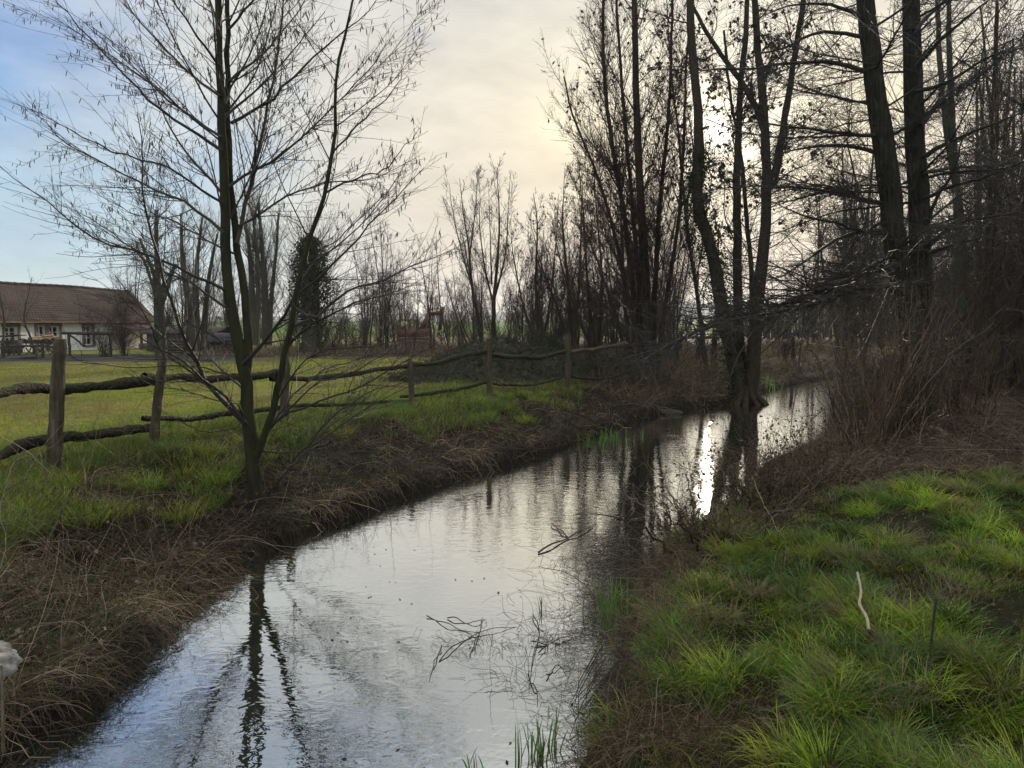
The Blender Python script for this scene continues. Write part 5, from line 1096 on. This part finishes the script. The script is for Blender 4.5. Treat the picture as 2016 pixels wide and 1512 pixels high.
def left_grass():
    rng = np.random.default_rng(211); A = Acc()
    def line(x, y): return np.interp(y, [5, 7.2, 8.5, 10.7, 13.2, 15.2, 17.2, 22], [-5.2, -4.6, -4.3, -3.45, -1.85, -.47, 1.35, 4])
    f = lambda x, y, d, s: s & (d > 1.15 + 2.6 * (fbm(x * .9, y * .9, 3) - .5)) & (d < 4.6)
    x, y, z, d = scatter(rng, 150000, -1.0, .10, 4.5, 19, f); N = len(x)
    patch = fbm(x * 1.1, y * 1.1, 3)
    k = rng.random(N) < np.clip((patch - .25) * 5, .2, 1); x, y, z, patch = x[k], y[k], z[k], patch[k]; N = len(x)
    A.blades(np.stack([x, y, z - .01], 1), rng.uniform(.06, .16, N) + .12 * sstep(.45, .6, patch), rng.uniform(.004, .007, N) * (.4 + y * .08), rng.random(N) * 6.283, rng.uniform(.1, .7, N), rng.uniform(.3, 1.3, N), mixcol(rng, N, .22 + .0 * 1), 3, rng=rng)
    cx, cy, cz, cd = scatter(rng, 800, -.95, .05, 5, 16, f)
    for i in range(len(cx)):
        m_ = 150; R = rng.uniform(.08, .2); a = rng.random(m_) * 6.283; q_ = np.sqrt(rng.random(m_)) * R; Ls = rng.uniform(.12, .30) * rng.uniform(.5, 1.1, m_)
        c = GREENS[rng.integers(0, 5)] * rng.uniform(.6, 1.4, (m_, 1)) * rng.uniform(.7, 1.5); c = np.where((rng.random(m_) < .15)[:, None], STRAW[rng.integers(0, 3, m_)], c)
        A.blades(np.stack([cx[i] + np.cos(a) * q_, cy[i] + np.sin(a) * q_, cz[i] - .02 + 0 * a], 1), Ls, np.full(m_, .0065 * (.5 + cy[i] * .06)), a + rng.normal(size=m_) * .6, q_ / R * .5, rng.uniform(.4, 1.4, m_), c, 3, rng=rng)
    o = A.build('verge_grass', 'grass_blade'); tag(o, 'bright green grass along the fence above the brown left bank', 'grass', kind='stuff')
    # paddock turf
    B = Acc(); f2 = lambda x, y, d, s: s & (d > 2.6) & (y < 33) & ~((y > 27.5) & (x < -10))
    x, y, z, d = scatter(rng, 260000, -1.1, .12, 5.5, 33, f2); N = len(x); pt_ = fbm(x * .5, y * .5, 4); fs = np.clip((pt_ - .40) * 5, .08, .9); kp = (fbm(x * .45 + 90, y * .9, 3) < .60) | (rng.random(N) < .35); x, y, z, fs = x[kp], y[kp], z[kp], fs[kp]; N = len(x)
    c = np.where((rng.random(N) < fs)[:, None], np.array([(.20, .155, .06)]), np.array([(.20, .24, .026)])) * rng.uniform(.7, 1.3, (N, 1))
    B.blades(np.stack([x, y, z - .01], 1), rng.uniform(.03, .075, N) * (1 + y * .015), rng.uniform(.005, .008, N) * (.3 + y * .1), rng.random(N) * 6.283, rng.uniform(.2, 1.0, N), rng.uniform(.2, 1.0, N), c, 2, rng=rng)
    o = B.build('paddock_grass', 'grass_blade'); tag(o, 'short grazed grass of the paddock behind the fence', 'grass', kind='stuff')
left_grass()

def stalks(A, x, y, z, rng, L, r, pal, up=.7, droop=.5, n=7, wob=.2, lean=None, colv=.3, patch=False):
    N = len(x); D = rng.normal(size=(N, 3)); D[:, 2] = np.abs(rng.normal(size=N)) * up + .1
    if lean is not None: D = D + lean
    D /= np.linalg.norm(D, axis=1, keepdims=True); p = np.stack([x, y, z - .02], 1); pts = [p]
    for k in range(n - 1):
        D = D + rng.normal(size=D.shape) * wob; D[:, 2] -= droop / (n - 1); D /= np.linalg.norm(D, axis=1, keepdims=True); p = p + D * (L / (n - 1))[:, None]; pts.append(p)
    Pt = np.stack(pts, 1)
    fl = height(Pt[..., 0], Pt[..., 1]); Pt[..., 2] = np.maximum(Pt[..., 2], np.maximum(fl + .01, .004))
    c = pal[rng.integers(0, len(pal), N)] * rng.uniform(1 - colv, 1 + colv, (N, 1))
    if patch: c = c * (.34 + .92 * sstep(.36, .66, fbm(x * 1.4 + 55, y * 1.4, 3)))[:, None]
    A.tubes(Pt, r[:, None] * np.linspace(1, .45, n)[None], 3, c)
def brush():
    rng = np.random.default_rng(221)
    A = Acc(); f = lambda x, y, d, s: s & (d > -.02) & (d < 2.6 + 1.0 * (fbm(x * .8, y * .8, 3) - .5))
    x, y, z, d = scatter(rng, 95000, -1.05, .55, 2.2, 26, f); N = len(x)
    dn = fbm(x * 1.3 + 40, y * 1.3, 3); k = rng.random(N) < np.where(d < 1.5, 1, np.clip((dn - .35) * 4, .15, .9)); x, y, z, d = x[k], y[k], z[k], d[k]; N = len(x)
    big = fbm(x * .9 + 70, y * .9, 3)
    fa = fbm(x * .7 + 11, y * .7, 2) * 14; ln_ = np.stack([np.cos(fa), np.sin(fa), np.full(N, -.1)], 1) * 1.1
    stalks(A, x, y, z + .02, rng, rng.uniform(.10, .50, N) ** 1.0 * (.5 + 1.2 * big), rng.uniform(.0008, .0028, N) * (.75 + y * .10), BROWN, .6, 1.0, 7, .26, lean=ln_, colv=.55, patch=True)
    o = A.build('bank_brush', 'dead_stem'); tag(o, 'tangled brown dead stems and brambles covering the left bank', 'undergrowth', kind='stuff')
    H_ = Acc(); x, y, z, d = scatter(rng, 60000, -1.05, .5, 2.4, 26, lambda x, y, d, s: s & (d > .0) & (d < .42)); e = .06
    gx = (wdist(x + e, y)[0] - wdist(x - e, y)[0]) / (2 * e); gy = (wdist(x, y + e)[0] - wdist(x, y - e)[0]) / (2 * e); ln2 = np.stack([-gx, -gy, 0 * gx - .1], 1) * 1.5
    stalks(H_, x, y, z + .05, rng, rng.uniform(.12, .42, len(x)), rng.uniform(.001, .0024, len(x)) * (.75 + y * .10), BROWN, .7, 1.7, 7, .16, lean=ln2, colv=.5, patch=True)
    o = H_.build('overhanging_stems', 'dead_stem'); tag(o, 'brown dead stems drooping from the left bank over the waterline', 'undergrowth', kind='stuff')
    # longer pale canes thrown across the near bank
    A2 = Acc(); x, y, z, d = scatter(rng, 900, -1.05, .2, 2.2, 11, lambda x, y, d, s: s & (d > .15) & (d < 2.9)); N = len(x)
    stalks(A2, x, y, z + .05, rng, rng.uniform(.5, 1.3, N), rng.uniform(.0012, .0034, N), np.array([(.22, .17, .12), (.20, .15, .10), (.26, .22, .17), (.14, .10, .075)]), .9, 1.1, 12, .16)
    o = A2.build('dry_canes', 'dead_stem'); tag(o, 'long arching dry canes thrown over the brown left bank', 'undergrowth', kind='stuff')
    # fine dead grass under it
    B = Acc(); x, y, z, d = scatter(rng, 120000, -1.05, .55, 2.2, 24, f); N = len(x)
    c = np.where((rng.random(N) < .3 + .5 * (fbm(x, y, 2) > .55))[:, None], np.array([(.075, .095, .028)]), BROWN[rng.integers(0, 6, N)]) * rng.uniform(.6, 1.3, (N, 1))
    B.blades(np.stack([x, y, z - .01], 1), rng.uniform(.08, .26, N), rng.uniform(.003, .005, N) * (.5 + y * .1), rng.random(N) * 6.283, rng.uniform(.3, 1.2, N), rng.uniform(.5, 1.6, N), c, 3, rng=rng)
    o = B.build('dead_grass', 'dead_stem')
    F_ = Acc(); x, y, z, d = scatter(rng, 9000, -1.05, .3, 2.2, 20, lambda x, y, d, s: s & (d > .05) & (d < 3.2)); leaves(F_, np.stack([x, y, z + .05 + .08 * rng.random(len(x))], 1), rng, (.02, .055), np.array([(.10, .065, .045), (.07, .045, .034), (.16, .12, .085), (.04, .06, .02)]), .0)
    tag(F_.build('fallen_leaves', 'leaf'), 'withered leaves caught in the growth of the left bank', 'leaves', kind='stuff'); tag(o, 'matted brown dead grass on the left bank down to the water', 'grass', kind='stuff')
    # right bank brown edge and leaf litter zone
    C = Acc(); f = lambda x, y, d, s: (~s) & (d > -.03) & ((d < .45 + .5 * (fbm(x * 2, y * 2, 3) - .3)) | (y > 7.0)) & ((y < 4.0) * (d > .02) | (y >= 4.0)) & (d < 6)
    x, y, z, d = scatter(rng, 60000, -.05, .95, 3.0, 22, f); N = len(x)
    k = (y < 8) | (d < 1.2) | (rng.random(N) < .25); x, y, z = x[k], y[k], z[k]; N = len(x)
    stalks(C, x, y, z, rng, rng.uniform(.12, .45, N), rng.uniform(.0011, .0022, N) * (.7 + y * .10), BROWN, .7, .9, 6, .2)
    o = C.build('shore_brush', 'dead_stem'); tag(o, 'brown dead stems fringing the right shore and path edge', 'undergrowth', kind='stuff')
    # tall weeds
    W_ = Acc(); x, y, z, d = scatter(rng, 2200, -1.0, .9, 3.2, 24, lambda x, y, d, s: (d > .1) & (d < 3.2) & (s | (y > 8.5))); N = len(x)
    stalks(W_, x, y, z, rng, rng.uniform(.5, 1.15, N), rng.uniform(.0018, .003, N) * (.7 + y * .06), BROWN, 2.2, .35, 8, .10)
    o = W_.build('tall_weeds', 'dead_stem'); tag(o, 'sparse tall dry weed stalks rising from the banks', 'weeds', kind='stuff')
    # rough growth beyond the paddock, under the far trees
    D = Acc(); x, y, z, d = scatter(rng, 70000, -.45, .95, 17, 60, lambda x, y, d, s: (d > .3) & ((y > 33) & (x > -16) | (x > .12 * y + 0))); N = len(x)
    stalks(D, x, y, z, rng, rng.uniform(.3, .85, N), rng.uniform(.004, .008, N) * (.3 + y * .03), BROWN * .95, 1.6, .6, 5, .18)
    o = D.build('rough_growth', 'dead_stem'); tag(o, 'brown rough growth under the far trees and around the meadow', 'undergrowth', kind='stuff')
    # leaf litter
    E = Acc(); x, y, z, d = scatter(rng, 40000, .02, .95, 3, 17, lambda x, y, d, s: (~s) & (d > .3) & ((y > 7.6) | (rng.random(len(x)) < .22))); N = len(x)
    leaves(E, np.stack([x, y, z + .02], 1), rng, (.02, .045), np.array([(.075, .048, .03), (.05, .033, .022), (.10, .068, .045), (.035, .025, .018), (.12, .09, .062)]), .0)
    o = E.build('leaf_litter', 'leaf'); tag(o, 'fallen brown leaves carpeting the path side of the right bank', 'leaves', kind='stuff')
brush()

# ================================================================== WATER PLANTS, STICKS
def debris():
    rng = np.random.default_rng(231)
    def twigline(pts, z, r0, r1, a, n=14): L = resample([G(*p_, z=z) for p_ in pts], n, rng, .0015); L[:, :2] += np.cumsum(rng.normal(size=(n, 2)) * .0035, axis=0); L[:, 2] = np.maximum(L[:, 2] + .012 * np.sin(np.arange(n) * .9 + rng.random() * 6), -.004); a.tubes(L, np.linspace(r0, r1, n), 5)
    a = Acc(); twigline([(1060, 1086), (1090, 1072), (1130, 1052), (1168, 1034)], .02, .010, .006, a); twigline([(1085, 1030), (1105, 1045), (1117, 1056)], .02, .006, .008, a)
    tag(a.build('floating_branch', 'twig_dark'), 'forked dark branch floating in mid-stream', 'branch')
    for k, (lines, lab) in enumerate((
        ([[(865, 1300), (900, 1270), (940, 1248), (1015, 1232)], [(840, 1212), (880, 1230), (945, 1252)], [(880, 1215), (930, 1225), (955, 1215)], [(925, 1290), (935, 1250), (945, 1215)], [(870, 1275), (860, 1300), (850, 1330)]], 'tangle of twigs and weed caught left of the bank in mid-water'),
        ([[(1045, 1265), (1075, 1268), (1140, 1250)], [(1048, 1210), (1062, 1245), (1050, 1290), (1040, 1350)], [(1060, 1275), (1080, 1268), (1060, 1290)], [(1040, 1330), (1055, 1360), (1060, 1380)], [(1075, 1330), (1100, 1310), (1110, 1320)]], 'dark weed tangle close to the right shore'))):
        a = Acc()
        for l in lines: twigline(l, .012, .0045, .002, a)
        c = G(*lines[0][1]); N = 70; x = c[0] + rng.normal(size=N) * .16 + .12; y = c[1] + rng.normal(size=N) * .10; D = rng.random(N) * 6.283; L = rng.uniform(.03, .14, N)
        Pt = np.stack([np.stack([x, y, 0 * x + .006], 1), np.stack([x + np.cos(D) * L * .5, y + np.sin(D) * L * .5, rng.uniform(.0, .05, N)], 1), np.stack([x + np.cos(D) * L, y + np.sin(D) * L, 0 * x + .004], 1)], 1)
        a.tubes(Pt, np.full((N, 3), .0012), 3); tag(a.build('weed_tangle', 'twig_dark'), lab, 'weeds')
    a = Acc(); N = 1500; x = rng.uniform(-3, 9, N); y = rng.uniform(3, 22, N); d, s_ = wdist(x, y); k = d < -.05; x, y = x[k], y[k]; N = len(x); an = rng.random(N) * 6.28; l = rng.uniform(.006, .02, N); e = np.stack([np.cos(an), np.sin(an), 0 * an], 1) * l[:, None]; f_ = np.stack([-np.sin(an), np.cos(an), 0 * an], 1) * l[:, None] * .45; p_ = np.stack([x, y, 0 * x + .004], 1)
    a.add(np.stack([p_ - e, p_ + f_, p_ + e, p_ - f_], 1), np.arange(4 * N).reshape(-1, 4), np.tile([.035, .026, .016], (4 * N, 1))); tag(a.build('floating_leaves', 'leaf'), 'scattered dead leaves floating on the stream', 'leaves', kind='stuff')
    # straggly overhanging stems near right shore
    a = Acc(); N = 420; b = np.array([G(*p_) for p_ in [(1235, 1190), (1180, 1120), (1300, 1100), (1130, 1230), (1110, 1330), (1200, 1060)]]); idx = rng.integers(0, 6, N)
    x = b[idx, 0] + rng.normal(size=N) * .22 - .1; y = b[idx, 1] + rng.normal(size=N) * .22; stalks(a, x, y, 0 * x + .03, rng, rng.uniform(.1, .5, N), np.full(N, .0016), BROWN * .5, 1.0, .8, 7, .25)
    tag(a.build('drowned_stems', 'dead_stem'), 'thin dark stems standing in the shallows off the right shore', 'weeds', kind='stuff')
    # green reed shoots
    for k, (px, py, n_, H, lab) in enumerate(((1020, 1500, 7, .20, 'green reed shoots at the bottom edge of the picture, leftmost'), (1058, 1490, 16, .22, 'green reed shoots at the bottom edge by the grass'), (1085, 1475, 12, .2, 'green reed shoots nearest the foot of the grassy bank'), (1075, 1412, 3, .10, 'two or three short green shoots off the undercut bank'),
            (1065, 1200, 5, .17, 'thin green reeds standing beside the weed tangle'), (920, 1510, 6, .12, 'short green shoots at the very bottom of the water'), (1497, 770, 40, .7, 'fresh green reed tuft at the foot of the ivy-clad stems'), (1160, 868, 60, .22, 'pale green water plants along the left shore'), (1185, 860, 40, .2, 'green water plants where the left shore bends'), (1220, 1215, 60, .34, 'bright green grass clump overhanging the right shore'))):
        c = G(px, py); m_ = n_; sp_ = .035 if n_ < 20 else (.35 if py < 900 else .12); x = c[0] + rng.normal(size=m_) * sp_; y = c[1] + rng.normal(size=m_) * sp_ * .8
        col_ = np.array([(.09, .16, .03)]) * rng.uniform(.6, 1.4, (m_, 1)); a = Acc(); a.blades(np.stack([x, y, 0 * x - .02], 1), H * rng.uniform(.5, 1.1, m_), np.full(m_, .009 if py > 1000 else .02), rng.random(m_) * 6.283, rng.uniform(0, .25, m_), rng.uniform(0, .5, m_), col_, 4, rng=rng)
        tag(a.build('reed_shoots', 'grass_blade'), lab, 'reeds', kind='stuff' if n_ > 12 else None)
    # sticks in the grass
    def stick(name, pts, zoff, r, mat, lab):
        L = [];
        for px, py, dz in pts:
            g = G(px, py, .62); h = hz(g[0], g[1]); g = G(px, py, h + dz); L.append(g)
        a = Acc(); n = 20; a.tubes(resample(L, n, rng, .0006), np.interp(np.linspace(0, 1, n), [0, 1], r), 8, rough=.03, rng=rng, cap=True); tag(a.build(name, mat), lab, 'stick')
    stick('peeled_stick', [(1688, 1127, .20), (1695, 1165, .16), (1692, 1190, .13), (1706, 1215, .10), (1710, 1240, .07)], 0, (.0075, .0085), 'peeled_wood', 'pale barkless crooked stick poking from the grass')
    stick('dark_stick', [(1712, 1243, .07), (1722, 1262, .05), (1736, 1287, .03)], 0, (.009, .011), 'twig_dark', 'short dark end of stick below the pale one')
    b = G(1830, 1290, .60); h = hz(b[0], b[1]); a = Acc(); t_ = P(1843, 1178, b[1] + .02); a.tubes(resample([np.array([b[0], b[1], h - .03]), (b + t_) / 2, t_], 10), np.linspace(.007, .005, 10), 6, cap=True); tag(a.build('dark_twig', 'twig_dark'), 'thin dark twig standing upright in the grass at right', 'stick')
    # arching pale dry stems over the right shore
    for k, (pts, Y0, Y1) in enumerate((([(1555, 1075), (1530, 1040), (1500, 985), (1480, 940)], 5.4, 5.9), ([(1540, 1095), (1460, 1075), (1400, 1040), (1300, 985)], 5.3, 6.3), ([(1290, 1410), (1180, 1190), (1120, 1130), (1060, 1115)], 3.6, 4.9))):
        a = Acc(); a.tubes(resample(TR(pts, Y0, Y1), 16, rng, .004), np.linspace(.004, .002, 16), 4); tag(a.build('dry_stem', 'peeled_wood' if k < 1 else 'twig_red'), ['pale dry stem standing above the bramble on the right shore', 'long dry stem arching low over the sun glitter', 'thin dry stem reaching from the bank out over the weed tangle'][k], 'stem')
    # exposed roots at the undercut bank
    a = Acc(); N = 60; c = G(1108, 1425); x = c[0] + rng.normal(size=N) * .06 + .20; y = c[1] + rng.normal(size=N) * .12 - .04; z = rng.uniform(.05, .34, N); Pt = np.stack([np.stack([x + .1, y, z + .05], 1), np.stack([x, y - .02, z * .6], 1), np.stack([x - .10 * rng.random(N), y - .03, 0 * z], 1)], 1)
    a.tubes(Pt, np.tile([.004, .003, .0018], (N, 1)), 3); tag(a.build('hanging_roots', 'twig_dark'), 'dark fibrous roots hanging from the undercut right bank', 'roots', kind='stuff')
debris()
# ================================================================== HAZE
hz_ = Acc(); hz_.box((0, 1330, 37), (6400, 2840, 82))
m, t = newmat('haze'); pv = t.add('ShaderNodeVolumePrincipled'); pv.inputs['Color'].default_value = (.93, .95, 1, 1); pv.inputs['Density'].default_value = 0.00028; pv.inputs['Anisotropy'].default_value = 0.3
o_ = t.add('ShaderNodeOutputMaterial'); t.ln(pv.outputs[0], o_.inputs['Volume'])
tag(hz_.build('haze', 'haze'), 'thin pale winter haze filling the air over the meadows', 'haze', kind='stuff')
nf = sum(len(o.data.polygons) for o in bpy.data.objects if o.type == 'MESH'); print('POLYS', nf, 'OBJS', len(bpy.data.objects))
